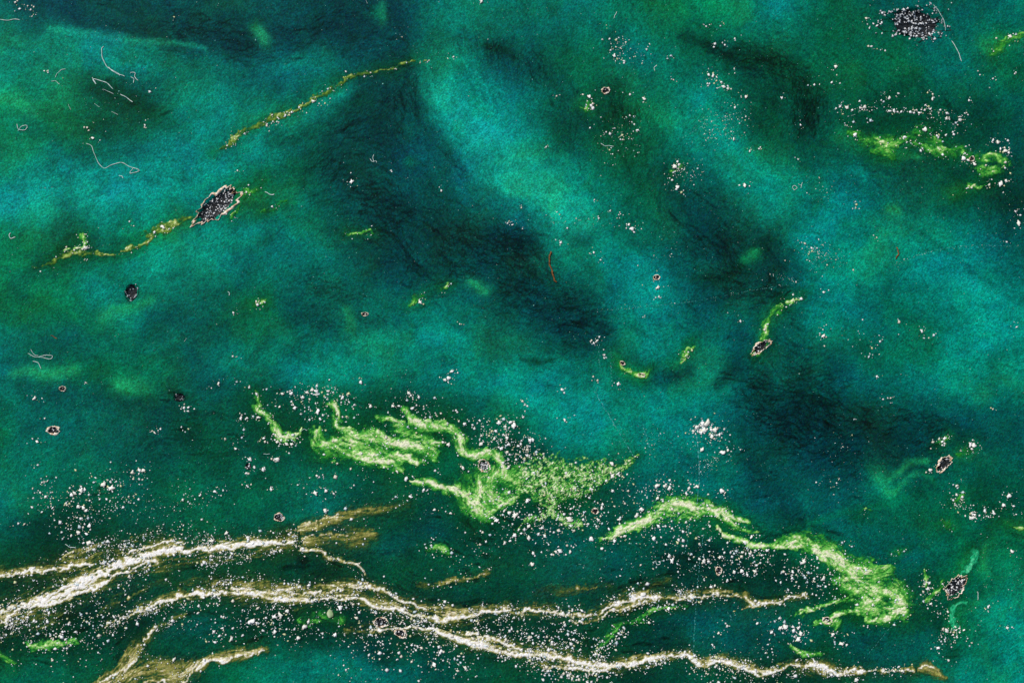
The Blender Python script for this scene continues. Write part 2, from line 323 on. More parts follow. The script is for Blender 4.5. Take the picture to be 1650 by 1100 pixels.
# ------------------------------------------------------------------ stone colour (the stone's own mottling)
PAL = {'n': (0, 54, 60), 'm': (0, 66, 70), 'd': (0, 82, 82), 't': (0, 110, 103), 'T': (2, 133, 122), 'B': (12, 158, 148), 'H': (34, 168, 104),
       'g': (0, 96, 72), 'G': (0, 122, 84), 'k': (0, 68, 50), 'K': (0, 50, 40), 'b': (0, 80, 84), 'x': (0, 76, 62)}
ROWS = ["t m d d d n n t t t g G T g d d t",
        "T T t t d t m T d g t g x g g t g",
        "G g x T T x m T T k g T k x k k d",
        "T T T T g g d d B T g d T t d x n",
        "G x G T t t n m m T t m m T T T d",
        "g G t d g d t t d m T d d t t T T",
        "t g G d t T T t T t x T d d t T T",
        "g t d k k k k k g T T t m n n m d",
        "t g x g g t x k K k b t d d g g x",
        "k K k k k K k x x b x K K d b g g",
        "K K K x K K K K K x K b b x b g T",
        "g g k k G t t x k k K k K k g T T"]
GC = np.array([[PAL[c] for c in r.split()] for r in ROWS], dtype=np.float32)
# soft bands: colour, strength, path with half widths
BANDS = [('m', .9, "40,-10,35 200,25,40 350,40,42 500,50,42 620,40,40"), ('n', .6, "120,35,14 250,58,14 360,70,14 480,60,16 640,20,20"), ('T', .8, "70,66,14 160,84,18 240,98,18"), ('t', .6, "300,120,16 420,110,16 520,100,10"),
  ('n', .62, "650,95,20 655,130,22 680,190,20 720,250,18 780,305,18 840,345,18 900,370,14 945,385,10"), ('m', .5, "640,190,30 600,300,60 690,400,60 820,440,46"), ('B', 1.0, "715,150,24 780,225,40 850,290,46 905,335,36 935,360,20"),
  ('T', .7, "690,100,18 740,110,26 780,150,30"), ('d', .7, "750,60,18 830,95,16 900,140,16 940,200,14"), ('K', .6, "790,75,8 830,92,6"), ('m', .8, "560,230,40 600,330,50 700,390,50 820,410,36"),
  ('n', .7, "620,170,30 640,250,35"), ('n', .65, "700,370,16 800,380,14 870,400,14"), ('T', .75, "340,262,18 420,225,26 500,190,24 560,150,14"), ('x', .7, "440,230,14 520,195,16 590,160,14"),
  ('T', .75, "20,320,40 120,300,45 220,330,35"), ('B', .45, "30,330,26 110,310,30 190,300,20"), ('B', .45, "400,215,16 470,190,18 540,155,12"), ('B', .4, "240,440,20 300,400,20"), ('B', .4, "1590,500,26 1560,470,26"), ('B', .4, "1150,225,20 1200,270,22 1250,330,20"), ('B', .4, "1020,560,26" + " 1050,540,26"), ('B', .4, "900,650,30 960,640,30"), ('T', .6, "160,450,25 280,415,25 400,380,30 470,320,25"), ('K', .8, "150,142,10 190,160,16 240,175,12"), ('k', .6, "130,130,20 260,185,20"),
  ('K', .6, "1105,65,8 1180,88,10 1250,98,13 1290,125,15 1305,170,13 1295,205,10"), ('k', .35, "1230,90,22 1290,140,26 1300,200,22"), ('n', .5, "1110,340,26 1170,400,36 1240,430,30"), ('K', .6, "1120,450,10 1180,440,12 1240,385,12"),
  ('m', .5, "1060,280,20 1130,330,26"), ('T', .7, "1120,180,26 1180,230,26 1230,300,24 1290,330,26"), ('n', .8, "1040,605,8 1075,612,12 1110,598,10"), ('m', .7, "1190,540,16 1200,600,26 1250,650,30 1320,680,36 1400,690,36 1480,700,26"),
  ('n', .55, "1290,690,30 1380,705,36 1440,720,30"), ('n', .6, "1200,740,16 1240,780,20 1270,820,16 1340,860,12"), ('T', .6, "1300,380,30 1380,430,30 1340,520,30"), ('T', .7, "1560,480,30 1620,530,34 1560,600,40"),
  ('T', .7, "1030,540,26 1060,500,24 1030,420,24"), ('t', .6, "1480,400,26 1600,390,26"), ('n', .7, "840,470,26 900,520,28 960,545,22"), ('m', .6, "640,520,14 560,510,12"), ('T', .7, "560,590,30 640,560,34 720,545,30"),
  ('T', .6, "820,620,34 900,640,40 980,680,36 1060,640,26"), ('T', .5, "400,590,18 380,580,20 340,590,14"), ('m', .5, "20,600,18 90,640,22 200,650,24 260,670,20"), ('d', .5, "60,540,26 200,560,26 300,540,24"),
  ('k', .8, "400,640,24 520,660,30 640,650,30 740,690,24"), ('K', .8, "820,720,18 870,735,16"), ('K', .6, "640,840,18 760,860,20"), ('K', .7, "1080,900,26 1180,930,36 1300,930,30 1360,960,14"), ('K', .7, "60,850,30 140,840,30"),
  ('K', .8, "0,945,18 60,935,16 130,930,12"), ('K', .7, "20,1020,26 120,1000,26 220,1000,20"), ('K', .7, "470,905,16 520,915,16"), ('K', .7, "430,1010,20 520,1020,26 620,1050,20"), ('x', .7, "330,1020,22 300,1040,16"),
  ('b', .7, "280,1015,14 330,1005,16"), ('t', .6, "440,1080,30 560,1075,30"), ('b', .6, "560,860,20 620,880,20 700,860,16"), ('K', .7, "760,1020,10 850,1020,14 950,1030,16"), ('b', .6, "1160,1030,24 1230,1020,24"),
  ('b', .6, "1400,1040,26 1460,1045,26"), ('k', .5, "1440,1010,14 1500,990,14 1540,960,12"), ('k', .7, "1380,190,20 1500,190,26 1620,200,22"), ('K', .6, "1600,280,22 1640,320,24"), ('k', .6, "980,150,26 1000,250,30"),
  ('g', .5, "1450,500,22 1500,560,26 1400,560,24"), ('k', .6, "1570,800,24 1600,830,26"), ('K', .6, "1510,1000,12 1530,1050,16"), ('T', .5, "1600,1010,30 1640,960,26"),
  ('H', .55, "0,160,14 30,165,14 60,180,10"), ('H', .6, "20,603,8 85,606,12 118,598,11"), ('H', .6, "198,622,14 228,625,13"), ('T', .5, "0,596,8 10,594,6"), ('H', .5, "165,512,12 200,495,12 240,490,8"),
  ('H', .6, "410,46,10 430,66,11"), ('G', .5, "612,22,12"*1 + " 616,30,8"), ('H', .65, "762,452,9 780,466,10"), ('H', .5, "554,502,9 562,518,10"), ('G', .5, "1205,422,10 1215,410,9"), ('T', .6, "1345,258,6 1365,270,8 1390,280,5 1394,292,4"),
  ('H', .45, "1420,236,10 1440,246,8 1480,260,6"), ('G', .4, "1300,838,5 1380,818,5 1460,800,4"), ('T', .5, "1405,775,14 1425,780,12"), ('H', .5, "1435,765,7 1465,742,7 1490,742,5"), ('H', .4, "1442,790,5 1470,765,5 1500,770,5"),
  ('H', .45, "1430,340,6 1450,345,6"), ('G', .5, "655,258,7 660,262,6"), ('G', .35, "1540,880,5 1550,868,5"), ('K', .5, "280,636,12 290,642,9"), ('K', .6, "1290,165,6 1300,195,7"),
  ('H', .5, "1590,75,10 1640,60,14"), ('H', .45, "1590,885,8 1585,915,10"), ('H', .4, "1560,900,6 1545,925,6"), ('H', .4, "1535,1010,8 1545,985,8 1575,970,5"), ('H', .4, "1410,760,12 1430,785,8"), ('H', .4, "1545,735,10 1570,725,8"),
  ('H', .45, "1360,222,10 1420,240,14 1470,232,12 1520,236,12 1580,258,16"), ('H', .35, "1540,310,8 1570,300,8"), ('G', .5, "1000,590,14 1030,600,14"), ('H', .4, "1240,510,8 1225,545,8"), ('H', .35, "250,380,6 300,362,7"), ('H', .4, "395,320,8 415,305,8"),
  ('G', .5, "540,660,26 560,710,30 640,735,26 740,760,30 800,800,30"), ('G', .5, "1080,825,30 1160,840,20 1300,880,26 1400,930,34 1440,980,26"), ('H', .3, "620,6,6 616,40,6"), ('H', .35, "940,168,12 950,180,8"), 
  ('H', .35, "412,490,8 426,483,8"), ('H', .35, "560,376,7 600,373,7"), ('H', .35, "664,486,9 682,476,8"), ('H', .4, "1270,487,7 1292,478,7"), ('H', .35, "1098,582,7 1114,560,7"), ('H', .45, "1000,583,10 1008,592,9"), ('H', .45, "1024,602,9 1044,602,9"),
  ('H', .35, "132,385,9 128,400,8"), ('H', .3, "1205,420,9 1215,410,9"), ('H', .35, "1515,714,10"+" 1524,706,9"), ('H', .35, "1540,805,10 1548,800,9"), ('H', .35, "1525,845,9 1535,853,9"), ('H', .35, "1440,890,7 1456,883,6"), ('H', .4, "1630,845,6 1660,851,8"),
  ('n', .7, "1150,620,8 1180,590,10"), ('d', .5, "1480,370,3 1540,415,3 1600,462,3"), ('K', .55, "840,572,4 870,582,4 885,580,3")]

wx1 = (fbm(XX, YY, 150, 21, 4) - .5) * 90; wy1 = (fbm(XX, YY, 150, 31, 4) - .5) * 90
wx2 = (fbm(XX, YY, 40, 41, 4) - .5) * 26; wy2 = (fbm(XX, YY, 40, 51, 4) - .5) * 26
XW = XX + wx1 * .35 + wx2 * .8; YW = YY + wy1 * .35 + wy2 * .8
XV = XX + wx2 * .8 + wx1 * .1; YV = YY + wy2 * .8 + wy1 * .1
BASE = gridsample(GC, XW, YW, 1650, 1100)
BASE = GC.mean((0, 1)) + .9 * (BASE - GC.mean((0, 1)))
for c, k, p in BANDS:
    r = stroke(parse(p), XV, YV, 2.4)
    if r is None: continue
    sl, d = r
    a = (k * np.exp(-(d ** 2) * .75) * (0.72 + 0.56 * LC[sl]))[..., None]
    a = np.clip(a, 0, 1)
    BASE[sl] = BASE[sl] * (1 - a) + np.array(PAL[c], np.float32) * a
# crisp edge of the dark top wedge: pale stone just under it
r = stroke(parse("78,52,5 120,58,7 160,63,8 200,70,8 240,74,7 280,74,5 330,84,4"), XX + (LM - .5) * 8, YY + 6 + (LM - .5) * 5, 3)
sl, d = r
a = (np.exp(-d ** 2) * .55)[..., None]; BASE[sl] = BASE[sl] * (1 - a) + np.array((20, 160, 135), np.float32) * a
# dark, warm-green stone round each inclusion
for d_, kind in THINGS_LIKE:
    for p in d_['s']:
        q = [(x, y, ww * 1.0 + 9) for x, y, ww in parse(p)]
        r = stroke(q, XV, YV, 2.6)
        if r is None: continue
        sl, d = r
        a = (np.exp(-d ** 2 * .8) * (.50 if kind == 'lime' else .42) * (.5 + .5 * d_.get('k', 1)) * (.5 + LC[sl]))[..., None]
        a = np.clip(a, 0, .8)
        tone = np.array((4, 72, 34) if kind == 'lime' else (24, 56, 30), np.float32)
        BASE[sl] = BASE[sl] * (1 - a) + tone * a
# mottling: bands, streaks and dark hairs along the flow; green and blue patches
M1 = norm01(fbm(XW, YW, 46, 61, 4)); M2 = norm01(fbm(XX + wx2 * 2, YY + wy2 * 2, 60, 71, 4))
M3 = norm01(fbm(XX + wx2, YY + wy2, 14, 81, 3))
FG = norm01(RNG.rand(NY, NX).astype(np.float32) + .8 * blur(RNG.rand(NY, NX).astype(np.float32), .6))
lum = 1 + .18 * (LC - .5) + .12 * (LM - .5) + .16 * (LF - .5) + .26 * (M1 - .5) + .16 * (M3 - .5)
patchy = sstep(.42, .62, norm01(fbm(XX, YY, 90, 77, 3)))
LL = norm01(lic(blur(WN[1], .8), 9, 1.2)); LL = norm01(LL + .5 * (LC - .5))
LW = norm01(lic(blur(WN[2], 1.5), 22, 1.6)); LW = norm01(LW + .35 * (M3 - .5))
def line(f, c, wd): return 1 - sstep(.0, wd, np.abs(f - c))
dk0 = 1 - sstep(70, 128, BASE[..., 1])
thread = 0 * line(LL, .44, .05) * sstep(.35, .6, M3) + .8 * line(LL, .60, .035) * sstep(.4, .6, 1 - M3) + .9 * line(LW, .5, .035) * sstep(.38, .6, M1) * sstep(.35, .55, M3) + .9 * sstep(.60, .74, LW) * sstep(.5, .7, LL)
thread = np.clip(thread * .5, 0, 1.2)
pale = line(LL, .36, .03) * sstep(.5, .7, M3) * sstep(.5, .7, M1) + .8 * line(LW, .40, .02) * sstep(.5, .65, M1)
PC = sstep(.46, .66, norm01(fbm(XX + wx2, YY + wy2, 75, 78, 4)))
UP = 1 - .6 * sstep(640, 760, YY)
dk0 = np.minimum(dk0, .75) * (1 - .5 * sstep(8, -12, BASE[..., 2] - BASE[..., 1] + 30))
HZ = np.zeros((NY, NX), np.float32)
for p in ["560,260,60 640,330,70 720,390,70 820,420,55 880,400,30", "660,150,30 690,220,30 770,300,26 860,350,22", "1120,340,50 1180,400,60 1240,440,50", "880,500,50 950,540,40", "1260,640,60 1340,690,60 1460,710,60", "1150,80,16 1250,105,18 1295,150,20 1298,200,16",
          "450,470,40 560,500,40 620,520,30", "960,170,40 1010,230,40 1000,290,26", "200,150,26", "300,60,30 450,80,30 600,60,40", "850,570,20 890,585,14", "1560,300,60", "1040,610,16 1090,605,14", "1230,860,20 1300,850,16", "760,80,30 860,120,30"]:
    r = stroke(parse(p), XV, YV, 2.0)
    sl, d = r; HZ[sl] = np.maximum(HZ[sl], np.exp(-d ** 2 * .9))
HZ = np.clip(HZ * .6 + blur(HZ, 14) * 1.2, 0, 1)
wt = (.10 + dk0) * (.05 + HZ) * (.12 + PC) * UP
D1 = strands(wt, 5200, 4, 26, .30, 3); D2 = strands(wt ** 1.4, 2200, 3, 14, .6, 4)
DARK = np.clip(D1 * .5 + D2 * .6, 0, .95)
P1 = strands((.2 + PC) * (1.2 - dk0), 2600, 5, 30, .25, 6)
hair = sstep(.66, .80, LM) * sstep(.40, .7, LC) * sstep(.4, .6, M3) * (.25 + .75 * patchy)
hair2 = sstep(.60, .85, LF) * sstep(.4, .65, M1) * .8
dk = 1 - sstep(60, 125, BASE[..., 1])
lum *= (1 - (.10 + .28 * dk) * hair - .12 * hair2) * (1 - (.12 + .46 * dk) * thread * (.3 + .7 * patchy)) * (1 + .16 * pale) * (1 - .50 * DARK * (.35 + .65 * dk) * (.25 + .75 * np.clip(HZ * 1.5, 0, 1))) * (1 + .12 * np.clip(P1, 0, 1.5))
lum *= 1 + .66 * (FG - .5)
BASE *= lum[..., None]
gb = (M2 - .5)
BASE[..., 2] *= .935 + gb * .20
BASE[..., 1] *= 1 - gb * .06
BASE[..., 0] += np.clip(-gb, 0, 1) * 20 * (1 - dk * .4) + sstep(.55, .9, LF) * 7 * dk
BASE = np.clip(BASE + (RNG.rand(NY, NX, 3) - .5) * 18, 0, 255).astype(np.float32)
RELIEF = (.10 * (LM - .5) + .14 * (FG - .5) + .2 * (M3 - .5)).astype(np.float32)      # in photo px
edge = np.minimum(np.minimum(np.arange(NX), NX - 1 - np.arange(NX))[None, :], np.minimum(np.arange(NY), NY - 1 - np.arange(NY))[:, None])
RELIEF *= np.clip(edge / 8.0, 0, 1)

# ------------------------------------------------------------------ materials
def mat_vcol(name, rough=.6, spec=.12, grain=.3, gscale=900, bump=.15):
    m = bpy.data.materials.new(name); m.use_nodes = True
    n = m.node_tree.nodes; l = m.node_tree.links
    b = n["Principled BSDF"]
    at = n.new("ShaderNodeVertexColor"); at.layer_name = "col"
    tc = n.new("ShaderNodeTexCoord")
    no = n.new("ShaderNodeTexNoise"); no.inputs["Scale"].default_value = gscale; no.inputs["Detail"].default_value = 3
    l.new(tc.outputs["Object"], no.inputs["Vector"])
    mr = n.new("ShaderNodeMapRange"); mr.inputs[1].default_value = .3; mr.inputs[2].default_value = .7
    mr.inputs[3].default_value = 1 - grain; mr.inputs[4].default_value = 1 + grain
    l.new(no.outputs["Fac"], mr.inputs[0])
    mx = n.new("ShaderNodeVectorMath"); mx.operation = 'SCALE'
    l.new(at.outputs["Color"], mx.inputs[0]); l.new(mr.outputs[0], mx.inputs["Scale"])
    l.new(mx.outputs[0], b.inputs["Base Color"])
    bp = n.new("ShaderNodeBump"); bp.inputs["Strength"].default_value = bump; bp.inputs["Distance"].default_value = .0006
    l.new(no.outputs["Fac"], bp.inputs["Height"]); l.new(bp.outputs[0], b.inputs["Normal"])
    b.inputs["Roughness"].default_value = rough
    b.inputs["Specular IOR Level"].default_value = spec
    return m

def mat_two(name, c1, c2, scale=400, rough=.6, spec=.2, rnd=0.0, lo=.35, hi=.65):
    m = bpy.data.materials.new(name); m.use_nodes = True
    n = m.node_tree.nodes; l = m.node_tree.links
    b = n["Principled BSDF"]
    tc = n.new("ShaderNodeTexCoord")
    no = n.new("ShaderNodeTexNoise"); no.inputs["Scale"].default_value = scale; no.inputs["Detail"].default_value = 3
    l.new(tc.outputs["Object"], no.inputs["Vector"])
    cr = n.new("ShaderNodeValToRGB")
    cr.color_ramp.elements[0].position = lo; cr.color_ramp.elements[1].position = hi
    cr.color_ramp.elements[0].color = tuple(float(v) for v in lin(c1)) + (1,); cr.color_ramp.elements[1].color = tuple(float(v) for v in lin(c2)) + (1,)
    if rnd:
        oi = n.new("ShaderNodeObjectInfo"); ad = n.new("ShaderNodeMath"); ad.operation = 'MULTIPLY_ADD'
        l.new(oi.outputs["Random"], ad.inputs[0]); ad.inputs[1].default_value = rnd
        l.new(no.outputs["Fac"], ad.inputs[2])
        sb = n.new("ShaderNodeMath"); sb.operation = 'SUBTRACT'; sb.inputs[1].default_value = rnd / 2
        l.new(ad.outputs[0], sb.inputs[0]); l.new(sb.outputs[0], cr.inputs[0])
    else:
        l.new(no.outputs["Fac"], cr.inputs[0])
    l.new(cr.outputs[0], b.inputs["Base Color"])
    b.inputs["Roughness"].default_value = rough; b.inputs["Specular IOR Level"].default_value = spec
    return m

M_STONE = mat_vcol("green_stone", .5, .03, .34, 800, .2)
M_INC = mat_vcol("mineral_inclusion", .7, .06, .25, 900, .3)
M_GRAIN = mat_two("white_mineral", (240, 238, 226), (252, 254, 254), 260, .55, .3, .35)
M_GRAINV = mat_vcol("fine_white_mineral", .6, .2, .1, 900, .1)
M_RIM = mat_two("cream_crust", (206, 170, 132), (246, 236, 222), 260, .7, .2, 0, .38, .58)
M_PIT = mat_two("dark_cavity", (4, 6, 10), (34, 46, 54), 420, .5, .2, 0, .42, .68)
M_CRY = mat_two("grey_crystal", (150, 162, 172), (250, 250, 250), 330, .4, .4, .2, .4, .6)
M_FIBRE = mat_two("pale_lint", (170, 205, 200), (225, 238, 236), 200)
M_ORANGE = mat_two("orange_lint", (70, 56, 26), (158, 100, 54), 500)
M_SCR = mat_two("scratched_stone", (20, 118, 120), (110, 185, 186), 160, rough=.7)
M_LUMP = mat_two("pale_green_lump", (110, 150, 90), (215, 220, 190), 220)

# ------------------------------------------------------------------ mesh builders
def make_mesh(name, V, F, mat, col=None, smooth_=True):
    me = bpy.data.meshes.new(name)
    V = np.asarray(V, dtype=np.float32); F = np.asarray(F, dtype=np.int32)
    k = F.shape[1]
    me.vertices.add(len(V)); me.vertices.foreach_set("co", V.ravel())
    me.loops.add(F.size); me.loops.foreach_set("vertex_index", F.ravel())
    me.polygons.add(len(F)); me.polygons.foreach_set("loop_start", np.arange(0, F.size, k, dtype=np.int32))
    me.polygons.foreach_set("loop_total", np.full(len(F), k, dtype=np.int32))
    if smooth_: me.polygons.foreach_set("use_smooth", np.ones(len(F), dtype=bool))
    me.update(calc_edges=True)
    if col is not None:
        a = me.color_attributes.new("col", 'FLOAT_COLOR', 'POINT')
        c4 = np.ones((len(V), 4), np.float32); c4[:, :3] = col
        a.data.foreach_set("color", c4.ravel())
    me.materials.append(mat)
    return me

def link(name, me, parent=None, label=None, cat=None, group=None, kind=None, loc=None):
    o = bpy.data.objects.new(name, me); COL.objects.link(o)
    if parent: o.parent = parent
    if label: o['label'] = label
    if cat: o['category'] = cat
    if group: o['group'] = group
    if kind: o['kind'] = kind
    if loc: o.location = loc
    return o

# pits: centre, half length, half width, angle (deg, y down), rim width, crystals, label
PITS = [
 (350, 331, 44, 17, -40, 4.5, 130, 'long dark crystal filled pit with a cream rim at left, biggest of the rimmed pits', 1.0),
 (1475, 38, 45, 27, 8, 0.0, 330, 'big dark pit crusted with white crystals at top right corner', 1.0),
 (212, 471, 11, 14, 10, 0.0, 22, 'small round black pit ringed with tiny crystals on bright teal at left', 1.0),
 (1226, 559, 17, 7, -40, 3.0, 10, 'small pointed pit with cream rim under a lime halo, right of centre', .9),
 (1521, 747, 15, 8, -42, 3.2, 10, 'small open ring pit with white rim on the right slope', .9),
 (1540, 945, 22, 12, -45, 2.0, 60, 'slanted speckled pit with crystals between green smears at lower right', 1.0),
 (1034, 604, 5.5, 3, 10, 2.4, 0, 'tiny brown pit with yellow lip, lower of the two near the centre', .8),
 (1003, 585, 4, 3, 20, 1.8, 0, 'tiny brown pit with yellow lip, upper of the two near the centre', .8),
 (614, 1002, 11, 8, 0, 2.6, 12, 'round violet dark pit with pale ring between the two lower white veins', .8),
 (646, 1020, 10, 6, 15, 3.0, 6, 'second pale ring pit, touching the lowest white vein', .8),
 (86, 693, 10, 6, 0, 3.4, 4, 'small cream ringed pit with a black eye at lower left', .8),
 (101, 626, 5, 4, 0, 1.4, 3, 'tiny ring pit under the green smudge at far left', .8),
 (450, 833, 8, 6, 0, 2.0, 20, 'reddish brown pit with crumbs just above the upper white vein', .8),
 (400, 751, 5, 5, 0, 0, 8, 'tiny dark speckled pit left of the big lime vein', .8),
 (289, 640, 9, 7, 0, 0, 8, 'blurred dark pit with faint green dots at left, above the grain rows', .8),
 (976, 146, 6, 5, 0, 2.4, 1, 'tiny cream ring pit at top middle among the grains', .8),
 (588, 506, 5, 3, 0, 1.6, 1, 'tiny blue eyed ring pit below the dark centre mass', .8),
 (959, 823, 5, 4.5, 0, 2.0, 1, 'tiny white ring pit below the grainy lime fan', .8),
 (1058, 447, 5, 4, 0, 1.8, 2, 'tiny pale ring pit above the faint scratch, right of centre', .8),
 (1158, 919, 5, 6, 0, 2.2, 2, 'small ring pit with an orange dot among grains under the bow shaped vein', .8),
 (1333, 999, 8, 5, 10, 2.6, 6, 'small crusted pit left under the swirled lime patch', .8),
 (1566, 256, 4, 4, 0, 1.6, 1, 'tiny violet pit inside the hazy lime patch at upper right', .8),
 (780, 750, 9, 10, -30, 2.6, 44, 'white crusted pit set inside the fold of the big lime vein', .8),
]
# press the stone down under each pit
for (cx, cy, a, b, ang, rw, nc, lab, dp) in PITS:
    t = math.radians(ang); R = max(a, b) + 6
    i0 = max(0, int((cx - R - X0) / S)); i1 = min(NX, int((cx + R - X0) / S)); j0 = max(0, int((cy - R - Y0) / S)); j1 = min(NY, int((cy + R - Y0) / S))
    x = XX[j0:j1, i0:i1] - cx; y = YY[j0:j1, i0:i1] - cy
    u = x * math.cos(t) + y * math.sin(t); v = -x * math.sin(t) + y * math.cos(t)
    e = np.sqrt((u / a) ** 2 + (v / b) ** 2)
    RELIEF[j0:j1, i0:i1] -= (1 - sstep(.55, 1.0, e)) * (3.0 + .28 * min(a, b))

# ---- the stone: fine sheet in view, coarser stone round it, one mesh
zv = RELIEF
V0 = np.stack([(XX - 825) * U, (550 - YY) * U, zv * U], -1).reshape(-1, 3)
idx = np.arange(NX * NY).reshape(NY, NX)
F0 = np.stack([idx[1:, :-1], idx[1:, 1:], idx[:-1, 1:], idx[:-1, :-1]], -1).reshape(-1, 4)
C0 = lin(BASE).reshape(-1, 3)
VS, FS, CS = [V0], [F0], [C0]
off = len(V0)
xA, xB, yA, yB = gx[0], gx[-1], gy[0], gy[-1]
def ring(xi0, xi1, yi0, yi1, mx, cells, hole_cells):
    """sheet from the inner rectangle outward to margin mx"""
    global off
    cx = (xi1 - xi0) / hole_cells[0]; cy = (yi1 - yi0) / hole_cells[1]
    nx = int(mx / cx); ny = int(mx / cy)
    ax = xi0 + cx * np.arange(-nx, hole_cells[0] + nx + 1); ay = yi0 + cy * np.arange(-ny, hole_cells[1] + ny + 1)
    A, B = np.meshgrid(ax, ay)
    ii = np.arange(A.size).reshape(A.shape)
    Fq = np.stack([ii[1:, :-1], ii[1:, 1:], ii[:-1, 1:], ii[:-1, :-1]], -1)
    keep = np.ones(Fq.shape[:2], bool); keep[ny:ny + hole_cells[1], nx:nx + hole_cells[0]] = False
    # reflect the mottling of the visible stone outward
    per = lambda v, a, b: a + np.abs(((v - a) % (2 * (b - a))) - (b - a)) * -1 + (b - a)
    wxx = (fbm(A, B, 300, 91, 4) - .5) * 700 * np.clip(np.maximum(np.maximum(xi0 - A, A - xi1), np.maximum(yi0 - B, B - yi1)) / 300, 0, 1)
    wyy = (fbm(A, B, 300, 95, 4) - .5) * 700 * np.clip(np.maximum(np.maximum(xi0 - A, A - xi1), np.maximum(yi0 - B, B - yi1)) / 300, 0, 1)
    ua = per(A + wxx, xA, xB); ub = per(B + wyy, yA, yB)
    c = BASE[np.clip(((ub - Y0) / S), 0, NY - 1).astype(int), np.clip(((ua - X0) / S), 0, NX - 1).astype(int)]
    VS.append(np.stack([(A - 825) * U, (550 - B) * U, np.zeros_like(A)], -1).reshape(-1, 3)); FS.append(Fq[keep] + off); CS.append(lin(c).reshape(-1, 3))
    off += A.size
    return ax[0], ax[-1], ay[0], ay[-1]
r1 = ring(xA, xB, yA, yB, 1000, None, (188, 127))
r2 = ring(r1[0], r1[1], r1[2], r1[3], 20000, None, (24, 20))
stone = link('stone_ground', make_mesh('stone_ground', np.vstack(VS), np.vstack(FS), M_STONE, np.vstack(CS)), kind='structure')
stone['label'] = 'polished deep green and teal stone surface with cloudy swirls'

# ------------------------------------------------------------------ inclusions as raised sheets cut from their own mask
RAMP = {'lime': ([0, .22, .42, .62, .82, 1.0], [(4, 78, 40), (12, 92, 38), (38, 132, 42), (98, 178, 72), (166, 212, 118), (226, 230, 196)]),
        'mint': ([0, .3, .6, 1.0], [(4, 84, 60), (10, 120, 80), (30, 165, 110), (90, 200, 150)]),
        'moss': ([0, .25, .5, .75, 1], [(8, 62, 30), (44, 84, 28), (96, 130, 46), (164, 186, 104), (226, 226, 190)]),
        'tan': ([0, .2, .4, .58, .78, 1.0], [(10, 60, 38), (44, 70, 32), (100, 106, 46), (158, 154, 88), (224, 216, 184), (252, 250, 244)])}
def ramp(kind, v):
    xs, cs = RAMP[kind]; cs = np.array(cs, dtype=np.float32)
    return np.stack([np.interp(v, xs, cs[:, k]) for k in range(3)], -1)
DENS = np.zeros((NY, NX), np.float32)          # where fine white grains gather
taken = np.zeros((NY, NX), bool)
INC = []
FN = norm01(blur(RNG.rand(NY, NX).astype(np.float32), .9))
LM2 = norm01(lic(blur(RNG.rand(NY, NX).astype(np.float32), .8), 11, 1.2))
WA = (fbm(XX, YY, 17, 13, 3) - .5) * 2; WB = (fbm(XX, YY, 17, 19, 3) - .5) * 2
RG = norm01(fbm(XX + wx2 * 1.5 + WA * 8, YY + wy2 * 1.5 + WB * 8, 15, 23, 3))
CLU = norm01(fbm(XX + wx2, YY + wy2, 16, 47, 3))
